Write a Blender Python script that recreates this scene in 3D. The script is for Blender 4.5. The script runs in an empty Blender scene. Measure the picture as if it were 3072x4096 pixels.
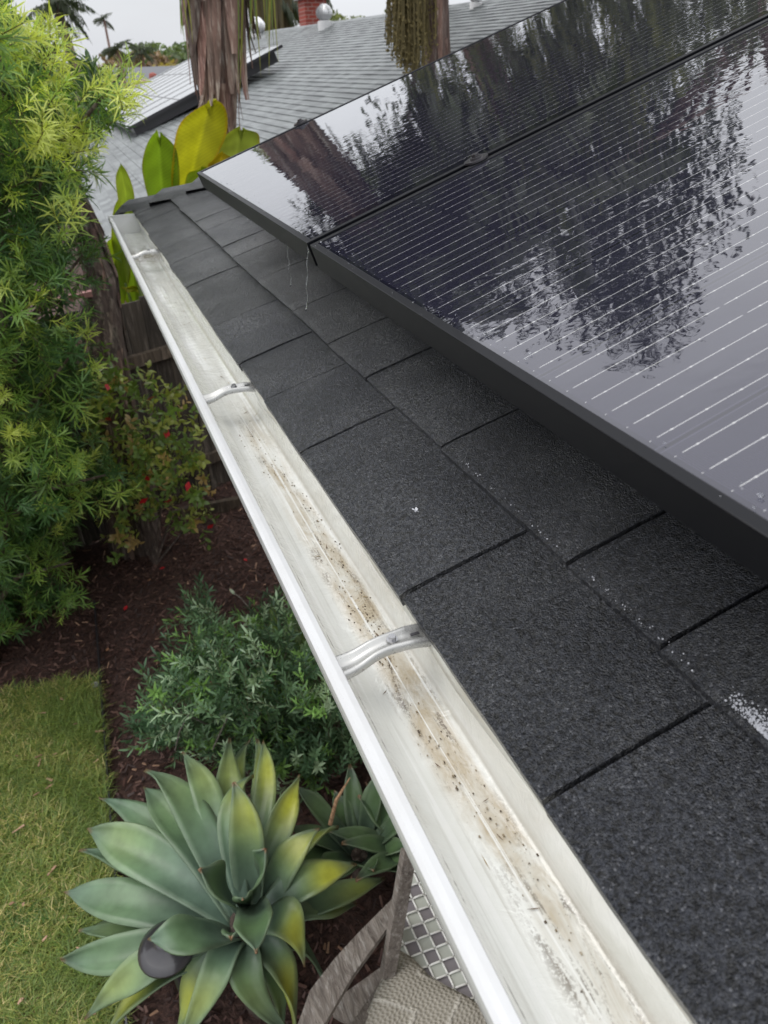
import bpy, math, random
import numpy as np
from mathutils import Vector, Matrix
rng = np.random.default_rng(7); random.seed(7)
PI = math.pi
S = bpy.context.scene
COL = S.collection
# ------------------------------------------------------------------ camera, sky, sun, exposure
RM = np.array([[0.92644136, -0.22317836, 0.30314653],
               [-0.37479626, -0.47170602, 0.79813608],
               [-0.03513066, -0.85304446, -0.52065438]])     # rows: world axes in image axes (right, down, forward)
CAM = np.array([0., 0., .5]); FPX = 2890.
cam = bpy.data.objects.new('camera', bpy.data.cameras.new('camera')); COL.objects.link(cam)
r_, u_, b_ = RM[:, 0], -RM[:, 1], -RM[:, 2]
cam.matrix_world = Matrix(((r_[0], u_[0], b_[0], CAM[0]), (r_[1], u_[1], b_[1], CAM[1]), (r_[2], u_[2], b_[2], CAM[2]), (0, 0, 0, 1)))
cd = cam.data; cd.sensor_fit = 'VERTICAL'; cd.sensor_height = 36; cd.lens = FPX / 4096 * 36
cd.clip_start = .02; cd.clip_end = 3000
cd.dof.use_dof = True; cd.dof.focus_distance = 1.0; cd.dof.aperture_fstop = 9
S.camera = cam
S.render.resolution_x = 768; S.render.resolution_y = 1024
S.view_settings.view_transform = 'Standard'; S.view_settings.look = 'None'; S.view_settings.exposure = .3; S.view_settings.gamma = 1
SUN_EL, SUN_AZ = math.radians(58), math.radians(-60)
W = bpy.data.worlds.new('World'); S.world = W; W.use_nodes = True
def world():
    nt = W.node_tree; N = nt.nodes; L = nt.links; N.clear()
    out = N.new('ShaderNodeOutputWorld'); bg = N.new('ShaderNodeBackground'); bg.inputs[1].default_value = .1
    sky = N.new('ShaderNodeTexSky'); sky.sky_type = 'NISHITA'; sky.sun_disc = False
    sky.sun_elevation = SUN_EL; sky.sun_rotation = SUN_AZ; sky.dust_density = 4; sky.air_density = 1.5
    tc = N.new('ShaderNodeTexCoord'); sp = N.new('ShaderNodeSeparateXYZ'); L.new(tc.outputs['Generated'], sp.inputs[0])
    rp = N.new('ShaderNodeValToRGB'); L.new(sp.outputs[2], rp.inputs[0])      # overcast: the zenith brighter than the horizon
    cr = rp.color_ramp; cr.elements[0].position = 0.0; cr.elements[0].color = (.325, .335, .355, 1)
    cr.elements[1].position = 1.0; cr.elements[1].color = (.86, .865, .88, 1)
    e = cr.elements.new(.2); e.color = (.40, .41, .43, 1)
    nz = N.new('ShaderNodeTexNoise'); nz.inputs['Scale'].default_value = 2.2; nz.inputs['Detail'].default_value = 5
    mp = N.new('ShaderNodeMapping'); mp.inputs['Scale'].default_value = (1, 1, 3.2); L.new(tc.outputs['Generated'], mp.inputs[0]); L.new(mp.outputs[0], nz.inputs[0])
    mr = N.new('ShaderNodeMapRange'); mr.inputs[1].default_value = .3; mr.inputs[2].default_value = .7; mr.inputs[3].default_value = .90 * 20; mr.inputs[4].default_value = 1.10 * 20
    L.new(nz.outputs[0], mr.inputs[0])
    vm = N.new('ShaderNodeVectorMath'); vm.operation = 'SCALE'; L.new(rp.outputs[0], vm.inputs[0]); L.new(mr.outputs[0], vm.inputs[3])
    mx = N.new('ShaderNodeMix'); mx.data_type = 'RGBA'; mx.inputs[0].default_value = .9
    L.new(sky.outputs[0], mx.inputs[6]); L.new(vm.outputs[0], mx.inputs[7]); L.new(mx.outputs[2], bg.inputs[0]); L.new(bg.outputs[0], out.inputs[0])
world()
sl = bpy.data.lights.new('sun', 'SUN'); sl.energy = .6; sl.angle = math.radians(35); sl.color = (1, .98, .94)
so = bpy.data.objects.new('sun', sl); COL.objects.link(so)
sd = Vector((math.cos(SUN_EL) * math.sin(SUN_AZ), math.cos(SUN_EL) * math.cos(SUN_AZ), math.sin(SUN_EL)))
so.rotation_euler = sd.to_track_quat('Z', 'Y').to_euler()
try:
    S.cycles.max_bounces = 8; S.cycles.transparent_max_bounces = 8; S.cycles.sample_clamp_indirect = 4
except Exception: pass

# ------------------------------------------------------------------ helpers
def ray(px, py):
    v = np.array([px - 1536., py - 2048., FPX]); return RM @ (v / np.linalg.norm(v))
def P(px, py, z=None, Y=None, X=None):
    """point of the place seen at a pixel of the photograph, at height z or distance Y"""
    r = ray(px, py)
    if z is not None: t = (z - CAM[2]) / r[2]
    elif Y is not None: t = Y / r[1]
    else: t = X / r[0]
    return CAM + t * r
def nrm(v): v = np.asarray(v, float); return v / (np.linalg.norm(v) + 1e-12)
TH = math.radians(18.43); CT, ST = math.cos(TH), math.sin(TH)
X0 = .2515
def RF(s, y, h=0.): return np.array([X0 + s * CT - h * ST, y, s * ST + h * CT])   # point on our roof: s up the slope, h above it

def tag(o, label=None, cat=None, group=None, kind=None):
    if label: o['label'] = label
    if cat: o['category'] = cat
    if group: o['group'] = group
    if kind: o['kind'] = kind
    return o
def empty(name, loc=(0, 0, 0), parent=None):
    o = bpy.data.objects.new(name, None); COL.objects.link(o); o.location = loc; o.empty_display_size = .1
    if parent: o.parent = parent
    return o
class MB:
    def __init__(s): s.V = []; s.F = {3: [], 4: []}; s.n = 0; s.C = []
    def add(s, V, F, col=None):
        V = np.asarray(V, float).reshape(-1, 3); F = np.asarray(F, int)
        s.V.append(V); s.F[F.shape[1]].append(F + s.n); s.n += len(V)
        c = np.ones((len(V), 4)); 
        if col is not None: c[:, :3] = col
        s.C.append(c); return s
    def addm(s, V, Fl, col=None):
        V = np.asarray(V, float).reshape(-1, 3); s.V.append(V)
        for F in Fl: F = np.asarray(F, int); s.F[F.shape[1]].append(F + s.n)
        s.n += len(V); c = np.ones((len(V), 4))
        if col is not None: c[:, :3] = col
        s.C.append(c)
    def hexa(s, v8, col=None): return s.add(v8, [[3, 2, 1, 0], [4, 5, 6, 7], [0, 1, 5, 4], [1, 2, 6, 5], [2, 3, 7, 6], [3, 0, 4, 7]], col)
    def box(s, c, d, R=None, col=None):
        c = np.asarray(c, float); d = np.asarray(d, float) / 2
        k = np.array([[-1, -1, -1], [1, -1, -1], [1, 1, -1], [-1, 1, -1], [-1, -1, 1], [1, -1, 1], [1, 1, 1], [-1, 1, 1]]) * d
        if R is not None: k = k @ np.asarray(R).T
        return s.hexa(k + c, col)
    def beam(s, a, b, w, h, up=(0, 0, 1), col=None):
        a = np.asarray(a, float); b = np.asarray(b, float); z = nrm(b - a); x = nrm(np.cross(up, z)); y = np.cross(z, x)
        v = []
        for p in (a, b):
            for i, j in ((-1, -1), (1, -1), (1, 1), (-1, 1)): v.append(p + x * w / 2 * i + y * h / 2 * j)
        return s.hexa(v, col)
    def grid(s, G, col=None, closed=False):
        G = np.asarray(G, float); n, m = G.shape[:2]; i = np.arange(n - 1)[:, None]; mm = m if closed else m - 1; j = np.arange(mm)[None]
        j2 = (j + 1) % m
        F = np.stack([(i * m + j), (i * m + j2), ((i + 1) * m + j2), ((i + 1) * m + j)], -1).reshape(-1, 4)
        return s.add(G.reshape(-1, 3), F, None if col is None else np.asarray(col).reshape(-1, 3) if np.ndim(col) > 1 else col)
    def tube(s, path, rad, seg=8, col=None, caps=True):
        path = np.asarray(path, float); n = len(path); rad = np.broadcast_to(rad, (n,)).astype(float)
        if caps: path = np.vstack([path[:1], path, path[-1:]]); rad = np.r_[1e-4, rad, 1e-4]; n += 2
        t = np.gradient(path, axis=0); t[0] = t[1] if caps else t[0]; t[-1] = t[-2] if caps else t[-1]
        if caps: t[0] = path[2] - path[1]; t[1] = t[0]; t[-1] = path[-2] - path[-3]; t[-2] = t[-1]
        ref = np.array([0, 0, 1.]) if abs(nrm(path[-1] - path[0])[2]) < .8 else np.array([1., 0, 0])
        G = []
        for k in range(n):
            z = nrm(t[k]); x = nrm(np.cross(ref, z)); y = np.cross(z, x); a = np.linspace(0, 2 * PI, seg, endpoint=False)
            G.append(path[k] + rad[k] * (np.cos(a)[:, None] * x + np.sin(a)[:, None] * y))
        return s.grid(G, col, closed=True)
    def prism(s, poly, h, col=None):
        poly = np.asarray(poly, float); n = len(poly); h = np.asarray(h, float)
        V = np.vstack([poly, poly + h]); c1 = poly.mean(0)
        V = np.vstack([V, c1[None], (c1 + h)[None]])
        F3 = [[2 * n, (i + 1) % n, i] for i in range(n)] + [[2 * n + 1, n + i, n + (i + 1) % n] for i in range(n)]
        F4 = [[i, (i + 1) % n, n + (i + 1) % n, n + i] for i in range(n)]
        s.addm(V, [F3, F4], col)
    def build(s, name, mat, parent=None, smooth=False, bevel=0):
        V = np.vstack(s.V); me = bpy.data.meshes.new(name)
        f3 = np.vstack(s.F[3]) if s.F[3] else np.zeros((0, 3), int); f4 = np.vstack(s.F[4]) if s.F[4] else np.zeros((0, 4), int)
        org = np.zeros(3)
        me.vertices.add(len(V)); me.vertices.foreach_set('co', V.astype(np.float32).ravel())
        nl = f3.size + f4.size; me.loops.add(nl); me.loops.foreach_set('vertex_index', np.r_[f3.ravel(), f4.ravel()].astype(np.int32))
        me.polygons.add(len(f3) + len(f4))
        st = np.r_[np.arange(len(f3)) * 3, len(f3) * 3 + np.arange(len(f4)) * 4]
        me.polygons.foreach_set('loop_start', st.astype(np.int32))
        me.polygons.foreach_set('use_smooth', np.full(len(st), smooth))
        at = me.attributes.new('Col', 'FLOAT_COLOR', 'POINT'); at.data.foreach_set('color', np.vstack(s.C).astype(np.float32).ravel())
        me.update(calc_edges=True); me.validate()
        me.materials.append(mat)
        o = bpy.data.objects.new(name, me); COL.objects.link(o)
        if parent: o.parent = parent; o.matrix_parent_inverse = parent_inv(parent)
        if bevel:
            m = o.modifiers.new('b', 'BEVEL'); m.width = bevel; m.segments = 2; m.limit_method = 'ANGLE'
        return o
def parent_inv(p):
    M = Matrix.Translation(p.location) if p.parent is None else p.parent.matrix_basis.copy() @ p.matrix_parent_inverse
    return M.inverted() if p.type == 'EMPTY' else Matrix()

def mat(name, base=(.5, .5, .5), rough=.5, metal=0., coat=0., coatr=.05, ior=1.5, trans=0.):
    m = bpy.data.materials.new(name); m.use_nodes = True; nt = m.node_tree; b = nt.nodes['Principled BSDF']
    b.inputs['Base Color'].default_value = (*base, 1); b.inputs['Roughness'].default_value = rough; b.inputs['Metallic'].default_value = metal
    b.inputs['Coat Weight'].default_value = coat; b.inputs['Coat Roughness'].default_value = coatr; b.inputs['IOR'].default_value = ior
    b.inputs['Transmission Weight'].default_value = trans
    return m
class NT:
    """short node-graph writer"""
    def __init__(s, m): s.m = m; s.t = m.node_tree; s.b = s.t.nodes['Principled BSDF']; s.N = s.t.nodes; s.L = s.t.links
    def new(s, ty, **k):
        n = s.N.new(ty)
        for a, v in k.items(): setattr(n, a, v)
        return n
    def set(s, sock, v):
        if isinstance(v, bpy.types.NodeSocket): s.L.new(v, sock)
        else: sock.default_value = v
    def coord(s, scale=(1, 1, 1), rot=(0, 0, 0), loc=(0, 0, 0)):
        tc = s.new('ShaderNodeTexCoord'); mp = s.new('ShaderNodeMapping'); mp.inputs['Scale'].default_value = scale; mp.inputs['Rotation'].default_value = rot; mp.inputs['Location'].default_value = loc
        s.L.new(tc.outputs['Object'], mp.inputs[0]); return mp.outputs[0]
    def noise(s, v, sc, det=3, rough=.5, dist=0.):
        n = s.new('ShaderNodeTexNoise'); s.L.new(v, n.inputs[0]); n.inputs['Scale'].default_value = sc; n.inputs['Detail'].default_value = det; n.inputs['Roughness'].default_value = rough; n.inputs['Distortion'].default_value = dist
        return n.outputs[0]
    def voro(s, v, sc, feat='F1', out=0):
        n = s.new('ShaderNodeTexVoronoi'); n.feature = feat; s.L.new(v, n.inputs[0]); n.inputs['Scale'].default_value = sc; return n.outputs[out]
    def math(s, op, a, b=0., c=0., clamp=False):
        n = s.new('ShaderNodeMath'); n.operation = op; n.use_clamp = clamp
        for i, v in enumerate((a, b, c)): s.set(n.inputs[i], v)
        return n.outputs[0]
    def rng(s, v, a, b, c=0., d=1.):
        n = s.new('ShaderNodeMapRange'); n.clamp = True
        for i, x in enumerate((v, a, b, c, d)): s.set(n.inputs[i], x)
        return n.outputs[0]
    def mix(s, f, a, b, mode='MIX'):
        n = s.new('ShaderNodeMix'); n.data_type = 'RGBA'; n.blend_type = mode; s.set(n.inputs[0], f)
        for k, v in ((6, a), (7, b)): s.set(n.inputs[k], v if isinstance(v, bpy.types.NodeSocket) else (*v, 1) if len(v) == 3 else v)
        return n.outputs[2]
    def bump(s, h, st=.5, d=.01, nrmin=None):
        n = s.new('ShaderNodeBump'); n.inputs['Strength'].default_value = st; n.inputs['Distance'].default_value = d; s.L.new(h, n.inputs['Height'])
        if nrmin: s.L.new(nrmin, n.inputs['Normal'])
        return n.outputs[0]
    def sep(s, v): n = s.new('ShaderNodeSeparateXYZ'); s.L.new(v, n.inputs[0]); return n.outputs
    def attr(s, name='Col'): n = s.new('ShaderNodeAttribute'); n.attribute_name = name; return n.outputs[0]
    def base(s, v): s.set(s.b.inputs['Base Color'], v)
    def rough(s, v): s.set(s.b.inputs['Roughness'], v)
    def normal(s, v, coat=False):
        s.L.new(v, s.b.inputs['Normal'])
        if coat: s.L.new(v, s.b.inputs['Coat Normal'])

def leafmat(name, rough=.38, translucent=.3, vein=0, mottle=.25, gain=1.):
    m = mat(name, rough=rough); n = NT(m); v = n.coord()
    c = n.mix(mottle, n.attr(), n.mix(n.noise(v, 14, 3), (.3, .3, .3), (1.5, 1.5, 1.5)), 'MULTIPLY'); c = n.mix(1, c, (gain, gain, gain), 'MULTIPLY'); n.base(c)
    if vein: n.normal(n.bump(n.noise(v, vein, 3), .25, .004))
    tr = n.new('ShaderNodeBsdfTranslucent'); n.L.new(n.mix(1, c, (1.3, 1.35, .6), 'MULTIPLY'), tr.inputs[0])
    ms = n.new('ShaderNodeMixShader'); ms.inputs[0].default_value = translucent; out = [x for x in n.N if x.type == 'OUTPUT_MATERIAL'][0]
    n.L.new(n.b.outputs[0], ms.inputs[1]); n.L.new(tr.outputs[0], ms.inputs[2]); n.L.new(ms.outputs[0], out.inputs[0]); return m

M = {}
def build_materials():
    # wet asphalt shingle
    def shingle(name, c0, c1, sc=1., wet=.5, bscale=560, bd=.0016):
        m = mat(name, rough=.5); n = NT(m); v = n.coord(); n.b.inputs['Coat Weight'].default_value = wet; n.b.inputs['Coat Roughness'].default_value = .16
        g = n.voro(v, bscale); g2 = n.noise(v, 170, 4, .75); big = n.noise(v, 3.5, 3); att = n.attr()
        vc = n.voro(v, bscale, out=1); bw = n.new('ShaderNodeRGBToBW'); n.L.new(vc, bw.inputs[0])
        c = n.mix(n.rng(bw.outputs[0], .2, .9), c0, c1); spark = n.math('GREATER_THAN', bw.outputs[0], .88)
        c = n.mix(n.math('MULTIPLY', spark, .35), c, (.22, .22, .23)); c = n.mix(1, c, att, 'MULTIPLY'); c = n.mix(n.rng(g2, .51, .40), c, (.0015, .0016, .002))  # crevice shade and granule sparkle are put into the colour
        c = n.mix(.5, c, n.mix(big, (.5, .5, .5), (1.5, 1.5, 1.5)), 'MULTIPLY'); n.base(c)
        n.rough(n.rng(big, .35, .65, .3, .55))
        n.L.new(n.math('MULTIPLY', n.rng(n.noise(v, 210, 4, .8, .5), .43, .57, .2, 1.), n.math('MULTIPLY', wet, n.rng(n.noise(v, 5.5, 3, .6), .38, .60, .45, 1.))), n.b.inputs['Coat Weight']); n.b.inputs['Specular IOR Level'].default_value = .35; n.b.inputs['Coat IOR'].default_value = 1.85
        h = n.math('ADD', n.math('MULTIPLY', g, -.9), n.math('MULTIPLY', g2, 2.2)); nn = n.bump(h, 1., bd * 1.3)
        n.L.new(nn, n.b.inputs['Normal']); n.L.new(n.bump(h, 1., bd * 1.5), n.b.inputs['Coat Normal']); return m
    M['shingle'] = shingle('wet_black_shingle', (.007, .008, .0115), (.045, .049, .061), wet=1.)
    # far neighbour roof: pale grey shingle with darker courses
    m = mat('grey_shingle', rough=.42); n = NT(m); v = n.coord(); n.b.inputs['Coat Weight'].default_value = .25; n.b.inputs['Coat Roughness'].default_value = .3
    br = n.new('ShaderNodeTexBrick'); sp = n.sep(v); cb = n.new('ShaderNodeCombineXYZ'); n.L.new(sp[1], cb.inputs[0]); n.L.new(sp[0], cb.inputs[1]); n.L.new(cb.outputs[0], br.inputs[0])
    br.inputs['Scale'].default_value = 1; br.inputs['Brick Width'].default_value = .21; br.inputs['Row Height'].default_value = .1375; br.inputs['Mortar Size'].default_value = .0035; br.offset = .37
    br.inputs['Color1'].default_value = (.085, .096, .098, 1); br.inputs['Color2'].default_value = (.23, .25, .25, 1); br.inputs['Mortar'].default_value = (.08, .088, .09, 1); br.inputs['Bias'].default_value = -.1
    c = n.mix(.6, br.outputs[0], n.mix(n.noise(n.coord((1, 1.2, 1)), 6, 5, .7), (.75, .75, .75), (1.2, 1.2, 1.2)), 'MULTIPLY')
    n.base(n.mix(.4, c, n.mix(n.noise(v, .5, 3), (.7, .7, .7), (1.25, 1.25, 1.25)), 'MULTIPLY')); n.normal(n.bump(n.noise(v, 90, 3), .5, .004)); M['nroof'] = m
    # gutter paint
    def paint(name, c, rough=.25, stain=0.):
        m = mat(name, c, rough, coat=.3); n = NT(m); v = n.coord()
        col = n.mix(n.rng(n.noise(n.coord((1, .35, 1)), 26, 5, .65), .45, .75, 0, .25), c, (c[0] * .72, c[1] * .70, c[2] * .64))
        sp_ = n.rng(n.noise(v, 330, 2), .70, .74); reg = n.rng(n.noise(v, 7, 2), .5, .6)
        col = n.mix(n.math('MULTIPLY', n.math('MULTIPLY', sp_, reg), .7), col, (.22, .21, .19)); n.base(col)
        n.normal(n.bump(n.noise(v, 60, 3), .12, .004)); M[name] = m; return m
    paint('white_paint', (.60, .605, .61))
    # gutter trough with running water and silt streaks
    m = mat('gutter_floor', (.78, .78, .75), .12, coat=1, coatr=.03); n = NT(m); v = n.coord(); sp = n.sep(v)
    long_ = n.coord((60, 2.2, 6)); streak = n.noise(long_, 1.0, 6, .62, .4); st2 = n.noise(n.coord((150, 2.0, 4), loc=(3, 1, 0)), 1, 4, .6, .3)
    fine = n.noise(n.coord((1, .45, 1)), 260, 3, .7); mid = n.noise(n.coord((1, .5, 1)), 14, 5, .65, .6)
    # silt collects on the back half of the floor
    cx = n.math('ADD', sp[0], n.math('MULTIPLY', n.math('SUBTRACT', n.noise(n.coord((0, 1.4, 0)), 1.3, 2), .5), .035))
    band = n.math('MULTIPLY', n.rng(cx, .193, .208), n.rng(cx, .246, .236)); near = n.rng(sp[1], 1.5, 1.05)
    beige = n.math('MULTIPLY', n.math('MULTIPLY', band, near), n.rng(n.math('ADD', n.math('MULTIPLY', n.noise(n.coord((30, 2.4, 3), loc=(1, 5, 0)), 1, 4, .6, .3), .65), n.math('MULTIPLY', mid, .35)), .40, .52))
    col = n.mix(n.rng(mid, .35, .7, 0, .5), (.76, .765, .73), (.63, .625, .56)); col = n.mix(n.math('MULTIPLY', n.math('MULTIPLY', beige, n.rng(n.noise(n.coord((1, .3, 1)), 24, 5, .7, .8), .36, .56, .2, 1.)), .95), col, (.47, .40, .29))
    dkr = n.rng(n.noise(n.coord((52, 7, 4), loc=(7, 3, 0)), 1, 5, .7, .8), .50, .60); gr = n.rng(n.noise(n.coord((1, .7, 1)), 330, 3, .8), .44, .56)
    dk = n.math('MULTIPLY', dkr, n.rng(n.math('ADD', gr, n.math('MULTIPLY', dkr, .6)), .55, 1.)); dk = n.math('MULTIPLY', dk, n.rng(n.noise(n.coord((6, 3.4, 1), loc=(4, 8, 0)), 1, 2), .44, .54)); dk = n.math('MULTIPLY', n.math('MULTIPLY', dk, band), near); col = n.mix(n.math('MULTIPLY', dk, .85), col, (.10, .07, .04))
    wl = n.rng(st2, .57, .62); col = n.mix(n.math('MULTIPLY', wl, .85), col, (.80, .80, .77))
    s3 = n.rng(n.noise(n.coord((190, 2.4, 5), loc=(9, 2, 0)), 1, 3, .6, .35), .55, .66); col = n.mix(n.math('MULTIPLY', s3, n.rng(n.noise(v, 9, 3), .4, .6, .1, .6)), col, (.50, .49, .44))
    # dirt near the joint at the far end
    jy = n.rng(n.math('ABSOLUTE', n.math('SUBTRACT', sp[1], 3.0)), .16, .02); col = n.mix(n.math('MULTIPLY', jy, n.rng(n.noise(v, 30, 4, .7), .36, .55)), col, (.24, .18, .11))
    # thin dark edge lines at the folds
    e1 = n.rng(n.math('ABSOLUTE', n.math('SUBTRACT', sp[0], n.math('ADD', .1630, n.math('MULTIPLY', n.math('SUBTRACT', n.noise(v, 22, 3), .5), .004)))), .0011, .0003)
    col = n.mix(n.math('MULTIPLY', n.math('MULTIPLY', e1, n.rng(n.noise(v, 26, 4, .7), .48, .58)), .7), col, (.12, .11, .09))
    e2 = n.rng(n.math('ABSOLUTE', n.math('SUBTRACT', sp[0], .2455)), .004, .0005); col = n.mix(n.math('MULTIPLY', e2, .5), col, (.42, .38, .30)); n.base(col)
    wv = n.new('ShaderNodeTexWave'); wv.wave_type = 'BANDS'; wv.bands_direction = 'Y'; n.L.new(v, wv.inputs[0]); wv.inputs['Scale'].default_value = 9; wv.inputs['Distortion'].default_value = 14; wv.inputs['Detail'].default_value = 3; wv.inputs['Detail Scale'].default_value = 2.2
    h = n.math('ADD', n.math('MULTIPLY', wv.outputs[1], .06), n.math('MULTIPLY', n.noise(v, 32, 4, .6, 1.5), 1.3)); nn = n.bump(h, .30, .004)
    n.L.new(nn, n.b.inputs['Coat Normal']); n.L.new(n.bump(h, .25, .003), n.b.inputs['Normal']); M['gutter_floor'] = m
    m = mat('drip_edge', (.6, .6, .56), .4); n = NT(m); v = n.coord(); n.base(n.mix(n.rng(n.noise(n.coord((1, .3, 1)), 40, 4, .7), .45, .7), (.62, .62, .57), (.46, .43, .36))); n.normal(n.bump(n.noise(n.coord((1, .25, 1)), 18, 3), .4, .01)); M['drip'] = m
    m = mat('galvanised', (.62, .62, .61), .3, .55); n = NT(m); v = n.coord(); n.base(n.mix(n.noise(v, 60, 4, .6), (.38, .38, .37), (.56, .56, .54))); n.rough(n.rng(n.noise(v, 90, 3), .3, .7, .18, .42)); M['galv'] = m
    M['screw'] = mat('screw_metal', (.45, .45, .46), .22, 1.)
    M['frame'] = mat('black_frame', (.004, .0045, .007), .42, coat=.10, coatr=.1)
    n = NT(M['frame']); n.b.inputs['Specular IOR Level'].default_value = .18; n.normal(n.bump(n.noise(n.coord((1, .4, 1)), 30, 3), .1, .003))
    # wet solar glass: black cells, silver busbars, water film
    m = mat('solar_glass', rough=.02, ior=1.55, coat=.8, coatr=.004); m.node_tree.nodes['Principled BSDF'].inputs['Specular Tint'].default_value = (.74, .72, 1., 1); n = NT(m); tc = n.new('ShaderNodeTexCoord'); sp = n.sep(tc.outputs['UV']); U, V_ = sp[0], sp[1]
    cp = .157; uu = n.math('SUBTRACT', U, .018)
    fb = n.math('FRACT', n.math('DIVIDE', uu, cp / 6)); db = n.math('ABSOLUTE', n.math('SUBTRACT', fb, .5)); line = n.rng(db, .016, .009)
    vv = n.math('SUBTRACT', V_, .02); fv = n.math('FRACT', n.math('DIVIDE', vv, cp)); dv = n.math('ABSOLUTE', n.math('SUBTRACT', fv, .5)); brk = n.rng(dv, .488, .478)
    inside = n.math('MULTIPLY', n.math('MULTIPLY', n.math('GREATER_THAN', uu, 0.), n.math('LESS_THAN', U, 1.0)), n.math('MULTIPLY', n.math('GREATER_THAN', vv, -.004), n.math('LESS_THAN', V_, 1.62)))
    line = n.math('MULTIPLY', n.math('MULTIPLY', line, brk), inside)
    dots = n.math('MULTIPLY', n.rng(db, .036, .02), n.rng(n.math('ABSOLUTE', n.math('SUBTRACT', n.math('FRACT', n.math('DIVIDE', vv, cp / 5)), .5)), .05, .02)); dots = n.math('MULTIPLY', dots, inside)
    ff = n.math('ABSOLUTE', n.math('SUBTRACT', n.math('FRACT', n.math('DIVIDE', vv, .0019)), .5)); fing = n.math('MULTIPLY', n.rng(ff, .22, .1), inside)
    fc = n.math('ABSOLUTE', n.math('SUBTRACT', n.math('FRACT', n.math('ADD', n.math('DIVIDE', uu, cp), .5)), .5)); gap = n.rng(fc, .012, .008); gap2 = n.rng(n.math('ABSOLUTE', n.math('SUBTRACT', fc, .018)), .004, .002)
    col = n.mix(fing, (.010, .010, .018), (.034, .033, .054)); col = n.mix(n.math('MULTIPLY', gap, inside), col, (.006, .006, .01)); col = n.mix(n.math('MULTIPLY', gap2, .5), col, (.07, .07, .10))
    col = n.mix(n.math('MULTIPLY', n.math('MAXIMUM', line, dots), .95), col, (.50, .50, .49)); vb = n.coord()
    drop = n.rng(n.voro(vb, 34), .035, .02); col = n.mix(n.math('MULTIPLY', drop, .35), col, (.5, .5, .52)); n.base(col)
    vo = n.coord((1, 1.15, 1)); calm = n.rng(n.noise(vo, 2.2, 2), .38, .6, .18, 1.)
    h = n.math('ADD', n.math('MULTIPLY', n.noise(vo, 45, 2, .4, .9), .30), n.math('MULTIPLY', n.noise(vo, 17, 2, .5, .7), 1.1)); h = n.math('MULTIPLY', h, calm)
    vd = n.voro(vb, 8.5); ring = n.math('MULTIPLY', n.math('SINE', n.math('MULTIPLY', vd, 110.)), n.rng(vd, .13, .02)); h = n.math('ADD', h, n.math('MULTIPLY', ring, .10))
    n.normal(n.bump(h, .13, .0026), coat=True); M['glass'] = m
    m = mat('water', (.95, .97, 1.), .02, ior=1.33, trans=1.); M['water'] = m
    m = mat('froth', (.50, .51, .55), .15, coat=1); M['froth'] = m
    m = mat('far_panel', (.05, .055, .07), .12, ior=1.6, coat=1); n = NT(m); tc = n.new('ShaderNodeTexCoord'); M['farglass'] = m
    M['alu'] = mat('aluminium', (.72, .73, .74), .35, .6)
    # vegetation
    M['podo'] = leafmat('fern_pine_leaf', .4, .35, gain=1.95); M['shrub'] = leafmat('shrub_leaf', .28, .3, gain=3.2); M['bushleaf'] = leafmat('bush_leaf', .45, .3, gain=1.7)
    M['agave'] = leafmat('agave_leaf', .36, .08, vein=9, mottle=.75, gain=1.22); M['banana'] = leafmat('broad_leaf', .35, .4, mottle=.3); M['palmleaf'] = leafmat('palm_leaf', .4, .35, gain=1.3); M['grass'] = leafmat('grass_blade', .5, .35, mottle=.35, gain=1.75)
    M['fartree'] = leafmat('far_leaf', .6, .3, gain=1.9)
    def bark(name, a, b, c, sc=(14, 14, 1.6)):
        m = mat(name, rough=.8); n = NT(m); v = n.coord(sc); f = n.noise(v, 1.4, 6, .7, .6); col = n.mix(n.rng(f, .3, .6), a, b); col = n.mix(n.rng(n.noise(v, 3.2, 4, .6), .52, .68), col, c); col = n.mix(1, col, n.attr(), 'MULTIPLY'); n.base(col); n.normal(n.bump(f, .9, .03)); M[name] = m
    bark('palm_bark', (.075, .046, .040), (.27, .185, .155), (.46, .39, .345)); bark('dark_bark', (.03, .021, .018), (.115, .082, .068), (.26, .21, .17)); bark('wood_grey', (.13, .105, .09), (.27, .235, .205), (.38, .35, .32), (30, 6, 30))
    bark('fence_wood', (.03, .025, .02), (.085, .068, .052), (.16, .135, .11), (9, 9, 1.2))
    # ground
    m = mat('mulch', rough=.75); n = NT(m); v = n.coord(); f = n.noise(n.coord((1, 1, 1)), 38, 5, .7, .5); col = n.mix(n.rng(f, .35, .68), (.045, .023, .019), (.17, .092, .072))
    col = n.mix(n.rng(n.noise(v, 110, 2), .66, .72), col, (.14, .09, .07)); n.base(col); n.normal(n.bump(f, 1., .03)); M['mulch'] = m
    m = mat('chips', rough=.6); n = NT(m); n.base(n.mix(.5, n.attr(), n.mix(n.noise(n.coord(), 60, 3), (.4, .4, .4), (1.4, 1.4, 1.4)), 'MULTIPLY')); M['chips'] = m
    m = mat('lawn_soil', rough=.9); n = NT(m); n.base(n.mix(n.noise(n.coord(), 12, 4), (.10, .11, .025), (.24, .21, .07))); M['lawn'] = m
    # misc
    m = mat('brick', rough=.8); n = NT(m); br = n.new('ShaderNodeTexBrick'); v = n.coord(rot=(PI / 2, 0, 0)); n.L.new(v, br.inputs[0]); br.inputs['Scale'].default_value = 1; br.inputs['Brick Width'].default_value = .23; br.inputs['Row Height'].default_value = .09; br.inputs['Mortar Size'].default_value = .008
    br.inputs['Color1'].default_value = (.34, .055, .035, 1); br.inputs['Color2'].default_value = (.24, .045, .03, 1); br.inputs['Mortar'].default_value = (.36, .25, .22, 1); n.base(br.outputs[0]); M['brick'] = m
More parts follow.
